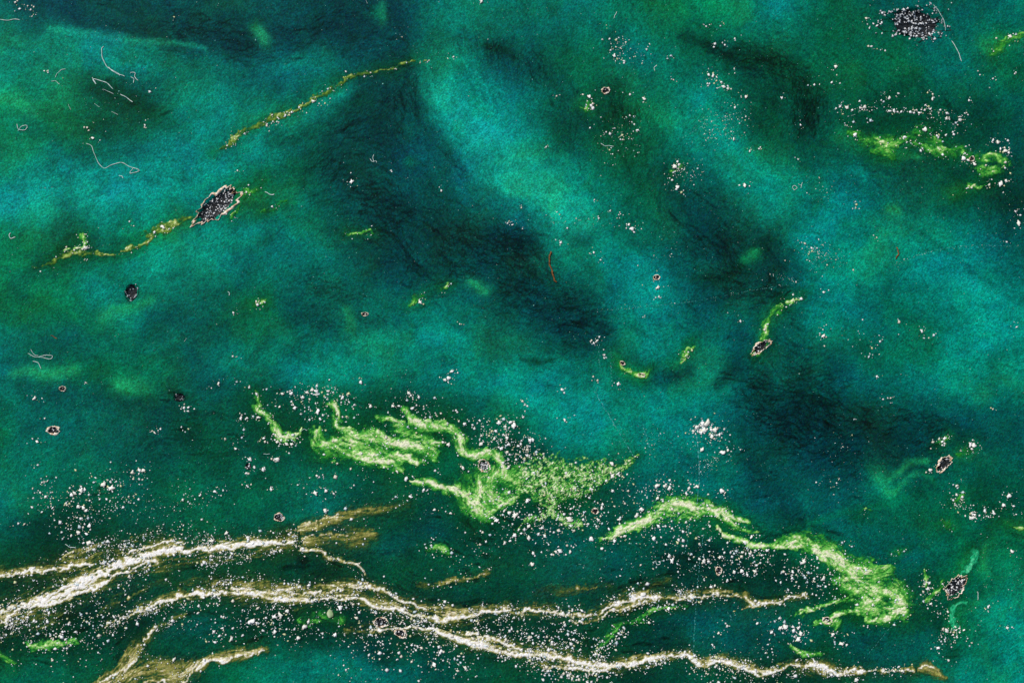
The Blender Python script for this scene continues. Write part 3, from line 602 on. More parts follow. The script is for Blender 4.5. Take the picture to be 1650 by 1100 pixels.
def inclusion(d, kind, zi):
    E = np.zeros((NY, NX), np.float32); T = np.zeros((NY, NX), np.float32)
    lime = kind == 'lime'
    sx_ = wx2 * .35 + WA * (9 if lime else 7) + (FN - .5) * 4; sy_ = wy2 * .35 + WB * (9 if lime else 7) + (FN - .5) * 4
    for p in d['s']:
        r = stroke(parse(p), XX + sx_, YY + sy_, 1.8)
        if r is None: continue
        sl, dd = r
        E[sl] = np.maximum(E[sl], 1 - dd / (1.5 if lime else 2.1))
    for p in d['t']:
        q = [(x, y, ww * (1.15 if lime else .60)) for x, y, ww in parse(p)]
        r = stroke(q, XX + WA * 6 + wx2 * .12 + (FN - .5) * 2.5, YY + WB * 7 + wy2 * .12 + (FN - .5) * 5, 2.2)
        if r is None: continue
        sl, dd = r
        T[sl] = np.maximum(T[sl], np.exp(-dd ** 2 * .8))
        E[sl] = np.maximum(E[sl], .55 - dd * .22)
    # frayed along the flow
    m = E + (LM2 - .5) * .55 * (E > -0.2) + (LF - .5) * .2
    inside = (m > .12) & (E > .02) & ~taken
    inside &= (blur(inside.astype(np.float32), 1.0) > .42)
    js, is_ = np.nonzero(inside)
    if len(js) < 6: return None
    j0, j1 = max(js.min() - 1, 0), min(js.max() + 2, NY); i0, i1 = max(is_.min() - 1, 0), min(is_.max() + 2, NX)
    sl = (slice(j0, j1), slice(i0, i1)); ins = inside[sl]
    cell = ins[1:, :-1] & ins[1:, 1:] & ins[:-1, 1:] & ins[:-1, :-1]
    k = d.get('k', 1.0)
    area = ins.sum(); wE = np.clip(E, 0, 1) * inside
    if kind == 'tan':
        SA = strands(wE ** .7 + 1.5 * T * inside, int(area * .018), 14, 60, .12, 100 + zi); SB = strands(wE, int(area * .03), 8, 40, .14, 300 + zi)
    else:
        SA = strands(wE ** .6 + .5 * T * inside, int(area * .045), 5, 24, .30, 100 + zi); SB = strands(wE ** .5, int(area * .05), 4, 20, .35, 300 + zi)
    SA = SA[sl]; SB = SB[sl]
    Es = np.clip(E[sl], 0, 1); Ts = T[sl]
    st = LM2[sl] * .75 + LF[sl] * .5 - .12 + (FN[sl] - .5) * .5
    dash = sstep(.25, .6, vnoise(XX[sl], YY[sl], 19, 4.0) * .6 + vnoise(XX[sl], YY[sl], 7, 9.0) * .4)
    if kind == 'tan':
        soft = sstep(.25, .75, LC[sl])
        O = np.zeros_like(Ts)
        for q_ in range(1, 11):
            sh = np.zeros_like(Ts)
            if d['n'] in ('olive_fan',): sh[q_:] = Ts[:-q_]
            else: sh[:-q_] = Ts[q_:]
            O = np.maximum(O, sh * (1 - q_ / 11))
        v = Es ** .8 * (d.get('f', 0) * 1.3 + .30 * soft) + .34 * O * (.5 + .7 * LC[sl]) + np.clip(SA, 0, 1.8) * .26 * (.35 + .65 * k) * (.25 + .75 * Es) + Ts * (.50 + .60 * dash) * (.3 + .7 * k) * (.55 + .9 * FN[sl])
        v -= np.clip(SB, 0, 1.5) * .20 * (1 - .45 * Ts)
        v += (FN[sl] - .5) * .20 + (WN[0][sl] - .5) * .15
        v *= .45 + .55 * k
    else:
        v = Es ** .7 * (.34 + .14 * FN[sl] + .40 * RG[sl]) + np.clip(SA, 0, 1.8) * .28 * (.3 + .7 * Es) + Ts * .50 * (.3 + .9 * FN[sl]) * (.4 + .6 * dash)
        v -= np.clip(SB, 0, 1.5) * .24 - .05 * Es
        v += (WN[0][sl] - .5) * .10
        v *= (.30 + .70 * k) * (1 if k > .8 else (.55 + .45 * dash))
        if 'grainy fan on its right' in d['l']:
            gf = sstep(815, 850, XX[sl]) * sstep(700, 730, YY[sl])
            v = v * (1 - gf) + gf * (.1 + Es * .5 + (WN[0][sl] - .5) * .9 + (FN[sl] - .5) * .9)
    v = np.clip(v, 0, 1)
    ck = d.get('c', kind)
    C = ramp(ck, v)
    bl = sstep(0.02, .52, v + Es * .12 - .04)[..., None]             # mineral thins out into the stone
    Bs = BASE[sl]
    C = Bs * (1 - bl) + C * bl
    C = C * (1 + .12 * (RNG.rand(*v.shape)[..., None] - .5)) + (RNG.rand(*C.shape) - .5) * 12
    C = C * (1 + .4 * (FG[sl] - .5))[..., None]
    C = np.clip(C, 0, 255)
    # vertices used
    use = np.zeros(ins.shape, bool)
    use[1:, :-1] |= cell; use[1:, 1:] |= cell; use[:-1, 1:] |= cell; use[:-1, :-1] |= cell
    full = np.zeros(ins.shape, bool)
    full[1:-1, 1:-1] = cell[1:, 1:] & cell[1:, :-1] & cell[:-1, 1:] & cell[:-1, :-1]
    z = RELIEF[sl] + np.where(full, .35 + v * 1.3 + (FN[sl] - .5) * .7, -.6)
    if use.sum() < 6: return None
    num = -np.ones(ins.shape, int); num[use] = np.arange(use.sum())
    V = np.stack([(XX[sl][use] - 825) * U, (550 - YY[sl][use]) * U, z[use] * U], -1)
    F = np.stack([num[1:, :-1][cell], num[1:, 1:][cell], num[:-1, 1:][cell], num[:-1, :-1][cell]], -1)
    org = V.mean(0); org[2] = 0
    me = make_mesh(d['n'], V - org, F, M_INC, lin(C[use]))
    taken[sl] |= full
    cat = {'lime_vein': 'mineral vein', 'white_vein': 'mineral vein', 'lime_patch': 'mineral patch', 'lime_streak': 'mineral streak',
           'olive_fan': 'mineral patch', 'olive_patch': 'mineral patch', 'olive_streak': 'mineral streak'}[d['n']]
    grp = {'lime': 'lime green inclusions in the stone', 'tan': 'white and olive veins across the lower part'}[kind]
    o = link(d['n'], me, None, d['l'], cat, grp, loc=tuple(float(v) for v in org))
    if d.get('g'):
        g = np.clip(blur(np.clip(E, 0, 1), 3), 0, 1) ** 1.3
        g = g * (.12 + sstep(.45, .72, CLU)); DENS[:] += g / g.sum() * d['g']
    INC.append((d, js * S + Y0, is_ * S + X0))
    return o
for i, (d, kind) in enumerate(sorted(THINGS_LIKE, key=lambda t: 0)):
    inclusion(d, kind, i)

# ------------------------------------------------------------------ pits
def outline(a, b, seed, n):
    rr = random.Random(seed)
    ph = [rr.uniform(0, 6.28) for _ in range(6)]
    out = []
    for i in range(n):
        t = 2 * math.pi * i / n
        k = 1 + (1.5 if a > 44.5 else 1 if a > 12 else .55) * (.10 * math.sin(2 * t + ph[0]) + .09 * math.sin(3 * t + ph[1]) + .07 * math.sin(5 * t + ph[2]) + .06 * math.sin(9 * t + ph[3]) + .05 * math.sin(15 * t + ph[4]) + .05 * math.sin(23 * t + ph[5]))
        out.append((a * k * math.cos(t), b * k * math.sin(t)))
    return out
ICO = None
def ico(sub):
    bm = bmesh.new(); bmesh.ops.create_icosphere(bm, subdivisions=sub, radius=1.0)
    V = np.array([v.co[:] for v in bm.verts]); F = np.array([[v.index for v in f.verts] for f in bm.faces]); bm.free()
    return V, F
IV1, IF1 = ico(1); IV2, IF2 = ico(2)
OV = np.array([(1, 0, 0), (-1, 0, 0), (0, 1, 0), (0, -1, 0), (0, 0, 1), (0, 0, -1)], float)
OF = np.array([(0, 2, 4), (2, 1, 4), (1, 3, 4), (3, 0, 4), (2, 0, 5), (1, 2, 5), (3, 1, 5), (0, 3, 5)])

def scatter_mesh(name, pts, mat, cols=None, tpl=(OV, OF)):
    """pts: x, y, z, radius (photo px) -> one mesh of small angular grains"""
    TV, TF = tpl
    pts = np.asarray(pts, float); n = len(pts); k = len(TV)
    rot = RNG.rand(n) * 6.28
    sx = pts[:, 3] * (.7 + .7 * RNG.rand(n)); sy = pts[:, 3] * (.6 + .6 * RNG.rand(n)); sz = pts[:, 3] * (.4 + .4 * RNG.rand(n))
    L = TV[None] * np.stack([sx, sy, sz], -1)[:, None] * (1 + .45 * (RNG.rand(n, k, 1) - .5))
    L = L + (RNG.rand(n, k, 3) - .5) * pts[:, 3][:, None, None] * .35
    c, s = np.cos(rot)[:, None], np.sin(rot)[:, None]
    x = L[..., 0] * c - L[..., 1] * s; y = L[..., 0] * s + L[..., 1] * c
    X = (pts[:, 0][:, None] + x - 825) * U; Y = (550 - pts[:, 1][:, None] + y) * U; Z = (pts[:, 2][:, None] + L[..., 2]) * U
    V = np.stack([X, Y, Z], -1).reshape(-1, 3)
    F = (TF[None] + (np.arange(n) * k)[:, None, None]).reshape(-1, 3)
    C = None if cols is None else np.repeat(lin(cols), k, axis=0)
    return make_mesh(name, V, F, mat, C, False)

def surf(x, y):
    i = int(min(max((x - X0) / S, 0), NX - 1)); j = int(min(max((y - Y0) / S, 0), NY - 1))
    return float(RELIEF[j, i])

for pi, (cx, cy, a, b, ang, rw, nc, lab, dp) in enumerate(PITS):
    n = 96 if a > 20 else 48
    e = bpy.data.objects.new('crystal_pit', None); COL.objects.link(e)
    e.empty_display_size = .01
    e.location = P(cx, cy); e['label'] = lab; e['category'] = 'mineral pit'; e['group'] = 'pits in the stone'
    t = -math.radians(ang); ct, st_ = math.cos(t), math.sin(t)
    ol = outline(a, b, pi * 13 + 5, n)
    dep = 1.6 + .22 * min(a, b)
    V = [(0, 0, -dep * U)]; F = []
    K = 9 if a > 20 else 5
    rr = random.Random(pi)
    for k in range(1, K + 1):
        f = k / K
        for (x, y) in ol:
            z = -dep * (1 - f ** 4) + .9 * (f ** 6) + (rr.random() - .5) * (.9 if k < K else .2)
            V.append(((x * f * ct - y * f * st_) * U, (x * f * st_ + y * f * ct) * U, z * U))
    for i in range(n): F.append((0, 1 + i, 1 + (i + 1) % n, 1 + (i + 1) % n))
    tri = [f[:3] for f in F]
    for k in range(K - 1):
        for i in range(n):
            p = 1 + k * n + i; q = 1 + k * n + (i + 1) % n; r_ = q + n; s_ = p + n
            tri += [(p, s_, r_), (p, r_, q)]
    link('cavity', make_mesh('cavity', V, tri, M_PIT, None, False), e)
    if rw > 0:
        m = 5; V = []; tri = []
        N = n * 2
        ol2 = outline(a, b, pi * 13 + 5, N)
        ph = [rr.uniform(0, 6.28) for _ in range(4)]
        for i, (x, y) in enumerate(ol2):
            L = math.hypot(x, y); ux, uy = x / L, y / L; t_ = 2 * math.pi * i / N
            wv = rw * .72 * max(.22, .75 + .5 * math.sin(3 * t_ + ph[0]) + .3 * math.sin(7 * t_ + ph[1]) + rr.uniform(-.25, .25))
            for k in range(m):
                f = k / (m - 1) * 2 - 1
                h = (1 - f * f) * (1.1 + .22 * rw) + rr.uniform(-.35, .35) * (abs(f) < 1) - (.5 if abs(f) == 1 else 0)
                X = x + ux * f * wv * .75 + rr.uniform(-.3, .3); Yy = y + uy * f * wv * .75 + rr.uniform(-.3, .3)
                V.append(((X * ct - Yy * st_) * U, (X * st_ + Yy * ct) * U, (h + .3) * U))
        for i in range(N):
            for k in range(m - 1):
                p = i * m + k; q = ((i + 1) % N) * m + k
                tri += [(p, p + 1, q + 1), (p, q + 1, q)]
        link('rim', make_mesh('rim', V, tri, M_RIM, None, False), e)
    if nc:
        pts = []
        for _ in range(nc):
            f = math.sqrt(rr.random()) * (1.02 if rw == 0 else .85); (x, y) = ol[rr.randrange(n)]
            if a > 40 and rw == 0 and rr.random() < .4: f = rr.uniform(.75, 1.25)
            x *= f; y *= f
            z = -dep * (1 - min(f, 1) ** 4) + 1.0
            pts.append((cx + x * ct - y * st_, cy - (x * st_ + y * ct), z, rr.uniform(.7, 2.5 if rw == 0 else 1.9) if a > 15 else rr.uniform(.7, 1.9)))
        me = scatter_mesh('crystals', pts, M_CRY, None, (IV1 * .9, IF1) if nc < 30 else (OV, OF))
        co = np.array([v.co[:] for v in me.vertices]); co -= np.array(e.location)
        me.vertices.foreach_set("co", co.astype(np.float32).ravel())
        o = link('crystals', me, e, kind='stuff')

# ------------------------------------------------------------------ white grains
GR = """25,4,4 32,15,3 45,10,3 50,16,3 52,27,2 242,148,3 234,202,3 150,223,4 141,206,3 76,115,2 281,28,2 209,357,2 383,275,2 505,163,4 524,167,3 425,197,2 430,203,3.5 440,196,3 448,190,2.5 460,186,2.5 470,181,2.5 262,365,5
776,2,5 731,92,3 689,100,2 648,60,2 950,156,4 897,155,3 993,65,3 1000,78,3 990,90,4 1006,99,3 1042,80,3 1081,90,3 1082,128,2 1038,160,4 1015,153,3 1021,188,2 1009,189,2 1018,197,2 1003,218,3 1000,225,2 983,216,3 977,213,2 1028,210,3 982,242,3 953,170,3 567,293,5 711,307,2.5 880,237,2 818,360,3 826,362,4 840,335,2 1088,268,5 1094,265,4 1083,290,4 1092,302,4 1098,310,3 1013,362,4 1018,368,5 1022,374,3 958,322,2 965,352,2 983,340,2 1000,345,2 630,275,2
1168,73,3 1184,63,3 1152,71,3 1138,43,3 1166,38,2 1183,111,2 1142,121,4 1149,122,5 1155,125,4 1162,133,4 1166,140,4 1173,143,4 1140,135,3 1202,156,4 1260,158,3 1290,202,3 1347,107,4 1340,133,4 1312,137,3 1354,172,3 1365,174,4 1358,184,3 1393,172,4 1386,174,3 1405,178,2 1361,199,2 1375,197,3 1403,194,3 1433,179,4 1447,151,3 1433,158,5 1441,180,2.5 1452,180,3 1466,181,3 1481,182,4 1490,178,3 1499,176,4 1502,160,4 1503,152,3 1561,162,3 1557,182,2 1525,191,4 1547,194,5 1540,198,3 1501,190,2 1491,209,5 1510,219,4 1537,217,3 1600,226,4 1608,230,4 1624,227,3 1612,240,4 1619,243,5 1625,246,4 1553,255,6 1560,258,4 1570,265,5 1457,221,5 1377,218,5 1612,296,5 1621,292,4 1594,298,3 1561,300,3 1200,299,4 1208,244,3 1223,240,2 1182,224,4 1286,257,2 1380,330,2.5 1379,335,2.5 1579,121,2 1600,127,2 1637,117,2 1627,59,4 1404,75,3 1419,81,2 1396,30,3 1641,360,6 1636,341,3
138,399,5 133,402,3 120,403,2.5 108,403,2 141,418,2 376,504,3 375,574,3 56,641,5 60,711,4 72,674,2 138,616,2 304,656,4 297,657,3 352,618,4 382,615,3 341,625,2 250,697,4 259,691,3 304,691,3 363,707,3 380,723,3
402,622,2 430,627,2 455,634,4 470,634,5 488,640,5 495,632,4 503,628,4 510,630,5 510,636,4 529,630,5 537,632,3 552,640,5 543,644,3 562,634,3 571,652,3 451,655,4 475,657,5 470,647,3 498,656,3 512,663,6 485,667,3 516,675,4 559,671,3 571,673,3 499,676,3 416,672,5 398,673,4 388,674,4 393,692,3 390,705,3 425,706,4 427,711,3 453,709,4 447,712,4 462,715,4 470,715,4 444,700,3 403,740,5 424,756,5 447,739,5 438,739,3 410,752,3 397,762,3 437,788,4 511,766,4 398,782,3 480,781,3 508,794,5 526,790,4 538,795,3 597,655,4 581,615,4 633,654,5 643,654,4 658,633,4 662,637,4 675,640,3 656,645,3
701,641,3 737,664,3 746,754,5 706,761,3 640,759,4 654,772,6 683,789,4 689,789,3 662,800,5 638,800,3 700,821,4 726,826,4 773,677,4 828,685,7 822,680,5 815,687,4 804,681,5 817,705,5 797,706,5 808,722,5 835,718,4 832,740,4 775,715,5 723,716,5 714,712,4 748,683,4 820,826,5 830,830,7 793,833,4 800,838,5 782,828,3 812,823,4
854,709,6 859,708,5 876,731,3 850,806,7 852,847,5 873,850,4 918,836,6 920,819,4 964,837,5 969,818,4 971,812,4 953,788,5 987,767,5 996,763,4 1003,767,3 986,746,6 944,799,3 948,844,4 829,861,5 840,859,4 852,866,5 822,871,4 813,874,4 878,863,4 884,877,3 901,855,4 902,887,6 896,889,4 919,888,5 859,891,5 952,867,5 990,871,5 1034,820,6 1026,830,7 998,836,4 981,852,4 970,883,4 1007,863,4 858,909,5 889,893,3
1078,895,5 1083,903,6 1127,900,4 1134,904,6 1141,904,4 1160,897,4 1183,921,5 1196,919,5 1204,925,4 1216,920,4 1196,889,4 1236,886,4 1200,873,5 1211,864,5 1144,848,4 1143,870,3 1127,876,3 1053,868,5 1061,847,4 1083,851,3 1152,943,4 1295,904,7 1277,921,4 1271,960,5 1270,950,3 1257,973,4 1077,980,5 1088,980,3 1046,1003,4 1220,1004,4 1257,1011,5 1266,1010,5 1278,1009,4 1286,1011,5 1290,1020,6 1286,1029,6 1243,1018,4 1256,995,4 1158,1019,4 1172,1008,4 1148,1038,4 1035,958,6
1317,898,5 1327,931,5 1353,942,3 1342,1022,5 1355,1036,5 1345,1034,3 1366,1022,3 1398,1010,3 1373,880,3 1357,874,3 1495,948,5 1500,972,4 1525,1015,5 1511,1043,5 1527,985,4 1528,1063,4 1454,1080,5 1440,1080,4 1423,1080,4 1390,1080,3 1380,1095,5 1518,711,4 1522,706,4 1563,716,5 1569,718,5 1566,723,4 1498,757,4 1541,782,4 1541,797,4 1625,798,6 1617,813,5 1601,826,5 1633,815,4 1637,828,3 1630,888,4 1592,977,4 1566,1035,3 1623,1011,4
904,391,3 957,407,3 968,419,3 1060,463,5 1062,478,3 957,553,3 962,549,4 966,543,3 974,572,3 963,613,3 996,618,4 906,628,4 910,676,4 842,646,3 846,652,3 717,612,5 722,609,5 728,598,4 677,487,4 727,457,2 741,522,2 1036,511,2 843,672,3
1122,688,6 1132,682,6 1140,681,8 1135,693,6 1152,692,7 1159,700,5 1147,703,5 1117,694,5 1131,724,6 1165,729,7 1173,725,4 1193,724,3 1162,790,5 1168,794,4 1123,783,5 1327,541,5 1326,531,2 1327,471,3 1449,519,3 1485,533,4 1505,540,3 1418,550,3 1405,561,3 1400,575,3 1413,606,3 1423,643,3 1435,641,3 1376,675,2 1597,657,3 1638,527,3 1622,390,3 1413,383,2 1192,517,2 1079,786,6 1058,782,6 1070,783,4 1110,786,5 1106,795,4 1060,802,5 1090,803,4
168,780,8 180,786,6 61,749,3 68,777,4 77,774,4 65,793,4 74,800,4 54,802,3 115,796,4 121,794,5 130,790,5 137,788,4 140,805,3 126,815,5 135,817,4 105,812,3 68,824,4 85,818,4 139,822,4 30,843,3 40,844,3 225,757,4 232,757,4 195,783,3 172,804,3 295,805,4 323,797,4 346,791,4 360,790,3 400,784,3 524,822,5 145,846,5 140,860,4 115,862,4 127,858,5 174,872,5 143,874,6 342,871,5 399,866,5 365,858,4
280,1062,5 345,1017,5 354,1024,4 373,1028,5 333,1033,3 347,1034,4 408,1000,8 402,1003,5 480,1027,6 443,1018,5 490,1009,7 532,988,8 548,978,6 575,995,4 520,1020,4 452,990,7 442,993,5 463,983,5 540,1022,5 612,1052,4 750,1075,5 700,1070,5"""
grains = [tuple(map(float, p.split(','))) for p in GR.split()]
protos = []
for k in range(10):
    rr = np.random.RandomState(100 + k)
    Vv = IV2 if k < 6 else IV1; Ff = IF2 if k < 6 else IF1
    nl = 9
    dirs = rr.randn(nl, 3); dirs[:, 2] *= .5; dirs /= np.linalg.norm(dirs, axis=1)[:, None]
    lump = np.max(np.stack([np.clip(Vv @ dd, 0, 1) ** 11 * rr.uniform(.5, 1.0) for dd in dirs]), 0)[:, None]
    V = Vv * (.34 + .85 * lump + .22 * rr.rand(len(Vv), 1))
    V[:, 2] *= .5; V[:, 1] *= rr.uniform(.6, 1.0)
    protos.append(make_mesh('white_grain', V * U, Ff, M_GRAIN, None, False))
lumpmesh = make_mesh('green_lump', IV2 * (.8 + .35 * np.random.RandomState(3).rand(len(IV2), 1)) * np.array([1, .95, .4]) * U, IF2, M_LUMP, None, False)

cent = [(d, np.stack([xs_, ys_], -1)[::7]) for d, ys_, xs_ in INC]
grains.sort(key=lambda g: -g[2])
solo, rest = grains[:298], grains[298:]
rr = random.Random(5)
special = {(532, 988): 'round pale green lump beside the second white vein', (168, 780): 'largest white flake, oval with a dark crack across, at left', (1140, 681): 'largest white crumb in the cluster on the right of centre',
           (986, 746): 'violet tinted pearl like grain at the right tip of the grainy fan', (1295, 904): 'big white crumb under the neck of the swirled lime vein', (56, 641): 'lone round bluish white grain at far left',
           (262, 365): 'cream crumb at the left tail of the long dark pit'}
LMK = [("the straight green crack line", "430,195 500,165 345,240 600,115"), ("the long dark pit", "350,331"), ("the round black pit at left", "212,471"), ("the big corner pit", "1475,38"), ("the hooked lime streak", "415,645 430,672 455,702 480,690"),
 ("the big lime vein's left fold", "520,690 530,720 580,700"), ("the big lime vein's middle", "640,716 690,690 740,704"), ("the white crusted pit in the lime fold", "780,750"), ("the tip under the big lime vein's body", "770,815"), ("the grainy lime fan", "850,768 900,768"),
 ("the grainy fan's right tip", "1000,752"), ("the small lime fork below the fan", "900,830"), ("the bow shaped lime vein's left foot", "985,860"), ("the top of the bow shaped vein", "1090,818"), ("the neck of the swirled lime vein", "1225,878 1180,860"),
 ("the swirled patch's upper bend", "1320,885 1370,915"), ("the swirled patch's lower bend", "1430,985 1330,1003"), ("the slanted speckled pit", "1540,945"), ("the open ring pit on the right slope", "1521,747"), ("the jagged white cluster at right", "1567,832"),
 ("the hazy lime patch at upper right", "1430,232 1500,230 1560,250"), ("the curled dark arc at upper right", "1290,130"), ("the curled grain column, upper middle", "1090,285"), ("the tiny cream ring pit at top", "976,146"), ("the orange fibre at right", "1445,408"),
 ("the pointed pit", "1226,559"), ("the two tiny brown pits", "1020,595"), ("the tiny pale ring pit right of centre", "1058,447"), ("the brown crumbly fibre", "890,430"), ("the brightest upright scratch", "1123,750"), ("the slanting scratch's top", "965,645"), ("the faint climbing scratch's start", "962,545"),
 ("the cream ringed pit at lower left", "86,693"), ("the big oval flake at left", "168,782"), ("the dotted grain rows at lower left", "75,795 130,800"), ("the reddish pit over the upper vein", "450,833"), ("the upper vein's left end", "60,930 140,900"), ("the upper vein's middle", "260,885 330,885"),
 ("the upper vein's fork", "470,870"), ("the second vein's left end", "240,980 320,960"), ("the second vein's thick bend", "600,970 460,962"), ("the second vein's middle", "740,997 860,986"), ("the second vein's right half", "1040,962 1180,957"), ("the lowest vein's left end", "620,1015"),
 ("the lowest vein's middle", "800,1045 950,1068"), ("the lowest vein's thin right end", "1160,1066 1300,1070 1420,1080"), ("the olive patch at the bottom", "260,1085 390,1055"), ("the ragged corner lime patch", "80,1035"), ("the small lit lime spot", "705,886"), ("the hair fibres at upper left", "170,130 170,260"),
 ("the tiny blue eyed ring pit", "588,506"), ("the pale crumb patch left of centre", "418,488"), ("the upper middle grains", "1000,90 1010,205"), ("the pale upper right smear", "1370,275"), ("the thin lime line at far left", "130,410"), ("the crumbs below the slanted pit", "1530,1045"),
 ("the top edge smudge right of the dark peak", "730,95"), ("the dark slope at right", "1340,690"), ("the bright teal slope at right", "1430,560")]
LM_PTS = [(n, float(p.split(',')[0]), float(p.split(',')[1])) for n, ps in LMK for p in ps.split()]
fam = {}
for g in solo:
    if (int(g[0]), int(g[1])) in special: continue
    nm, lx_, ly_ = min(LM_PTS, key=lambda q: (q[1] - g[0]) ** 2 + (q[2] - g[1]) ** 2)
    dx_, dy_ = g[0] - lx_, g[1] - ly_
    way = ('right of' if dx_ > 0 else 'left of') if abs(dx_) > abs(dy_) else ('below' if dy_ > 0 else 'above')
    fam.setdefault((way, nm), []).append(g)
NUM = ['', 'one', 'two', 'three', 'four', 'five', 'six', 'seven', 'eight', 'nine', 'ten', 'eleven', 'twelve', 'thirteen', 'fourteen', 'fifteen']
ORD = ['leftmost'] + [w_ + ' from left' for w_ in 'second third fourth fifth sixth seventh eighth ninth tenth eleventh twelfth thirteenth'.split()]
GL = {}
for (way, nm), gs in fam.items():
    gs.sort()
    n = len(gs)
    for i, g in enumerate(gs):
        if n == 1: t = 'single coarse white grain %s %s' % (way, nm)
        elif n == 2 and gs[0][2] != gs[1][2]: t = '%s of two coarse grains %s %s' % ('bigger' if g[2] > gs[1 - i][2] else 'smaller', way, nm)
        elif i == n - 1: t = 'rightmost of %s coarse grains %s %s' % (NUM[min(n, 15)], way, nm)
        else: t = '%s of %s coarse grains %s %s' % (ORD[min(i, 12)], NUM[min(n, 15)], way, nm)
        if len(t.split()) > 16: t = t.replace('coarse ', '')
        if len(t.split()) > 16: print('LONG', t)
        GL[g] = t
for gi, (x, y, r) in enumerate(solo):
    sp = special.get((int(x), int(y)))
    me = lumpmesh if (int(x), int(y)) == (532, 988) else protos[rr.randrange(6) if r > 4.5 else rr.randrange(10)]
    z = surf(x, y) + r * .2 + .8
    o = link('pale_lump' if me is lumpmesh else 'white_grain', me, None, sp or GL[(x, y, r)], 'mineral grain', 'coarse white grains on the stone', loc=P(x, y, z))
    o.rotation_euler = (rr.uniform(-.2, .2), rr.uniform(-.2, .2), rr.uniform(0, 6.28))
    f = .95 * rr.uniform(.85, 1.1)
    o.scale = (r * f * rr.uniform(.85, 1.25), r * f * rr.uniform(.8, 1.05), r * f * .9)

# jagged clusters: every crystal a part
for cx, cy, sx, sy, n, lab in [(1567, 832, 11, 6, 26, 'jagged white crystal cluster alone on dark green at the right'), (1133, 690, 13, 10, 22, 'loose heap of fine white crystals round the biggest crumbs at the upright scratch'),
                               (1540, 1018, 14, 10, 18, 'crumbly pale crystal cluster near the bottom of the right hand side')]:
    e = bpy.data.objects.new('crystal_cluster', None); COL.objects.link(e)
    e.location = P(cx, cy, surf(cx, cy)); e['label'] = lab; e['category'] = 'crystal cluster'; e['group'] = 'crystal clusters on the stone'; e.empty_display_size = .01
    for i in range(n):
        o = link('crystal', protos[rr.randrange(10)], e)
        o.location = (rr.gauss(0, sx * .5) * U, rr.gauss(0, sy * .5) * U, 1.2 * U)
        o.rotation_euler = (rr.uniform(-.4, .4), rr.uniform(-.4, .4), rr.uniform(0, 6.28)); q_ = rr.uniform(1.3, 3.4); o.scale = (q_, q_ * .8, q_)

# fine grains: along veins, in drifts, and as dust; too many to count
pts = [(x, y, surf(x, y) + .9, r * .8) for x, y, r in rest]
def drop(x, y, r):
    if -18 < x < 1668 and -18 < y < 1118:
        pts.append((x, y, surf(x, y) + r * .25 + (.9 if taken[int((y - Y0) / S), int((x - X0) / S)] else 0), r))
# (a) round the bigger grains
for (x, y, r) in grains:
    for _ in range(int(r * 1.5)):
        s = r * 1.9
        drop(x + rr.gauss(0, s), y + rr.gauss(0, s * .7), min(2.0, .5 + rr.expovariate(2.0)))
# (b) by density of the veins
tot = DENS.sum(); cdf = np.cumsum(DENS.ravel()) / tot
NV = int(tot * 3.7)
pick = np.searchsorted(cdf, RNG.rand(NV)).clip(0, NX * NY - 1)
pj, pi_ = pick // NX, pick % NX
for x, y in zip(pi_ * S + X0 + RNG.rand(NV) * S, pj * S + Y0 + RNG.rand(NV) * S):
    drop(x, y, min(3.0, .45 + rr.expovariate(1.8)))
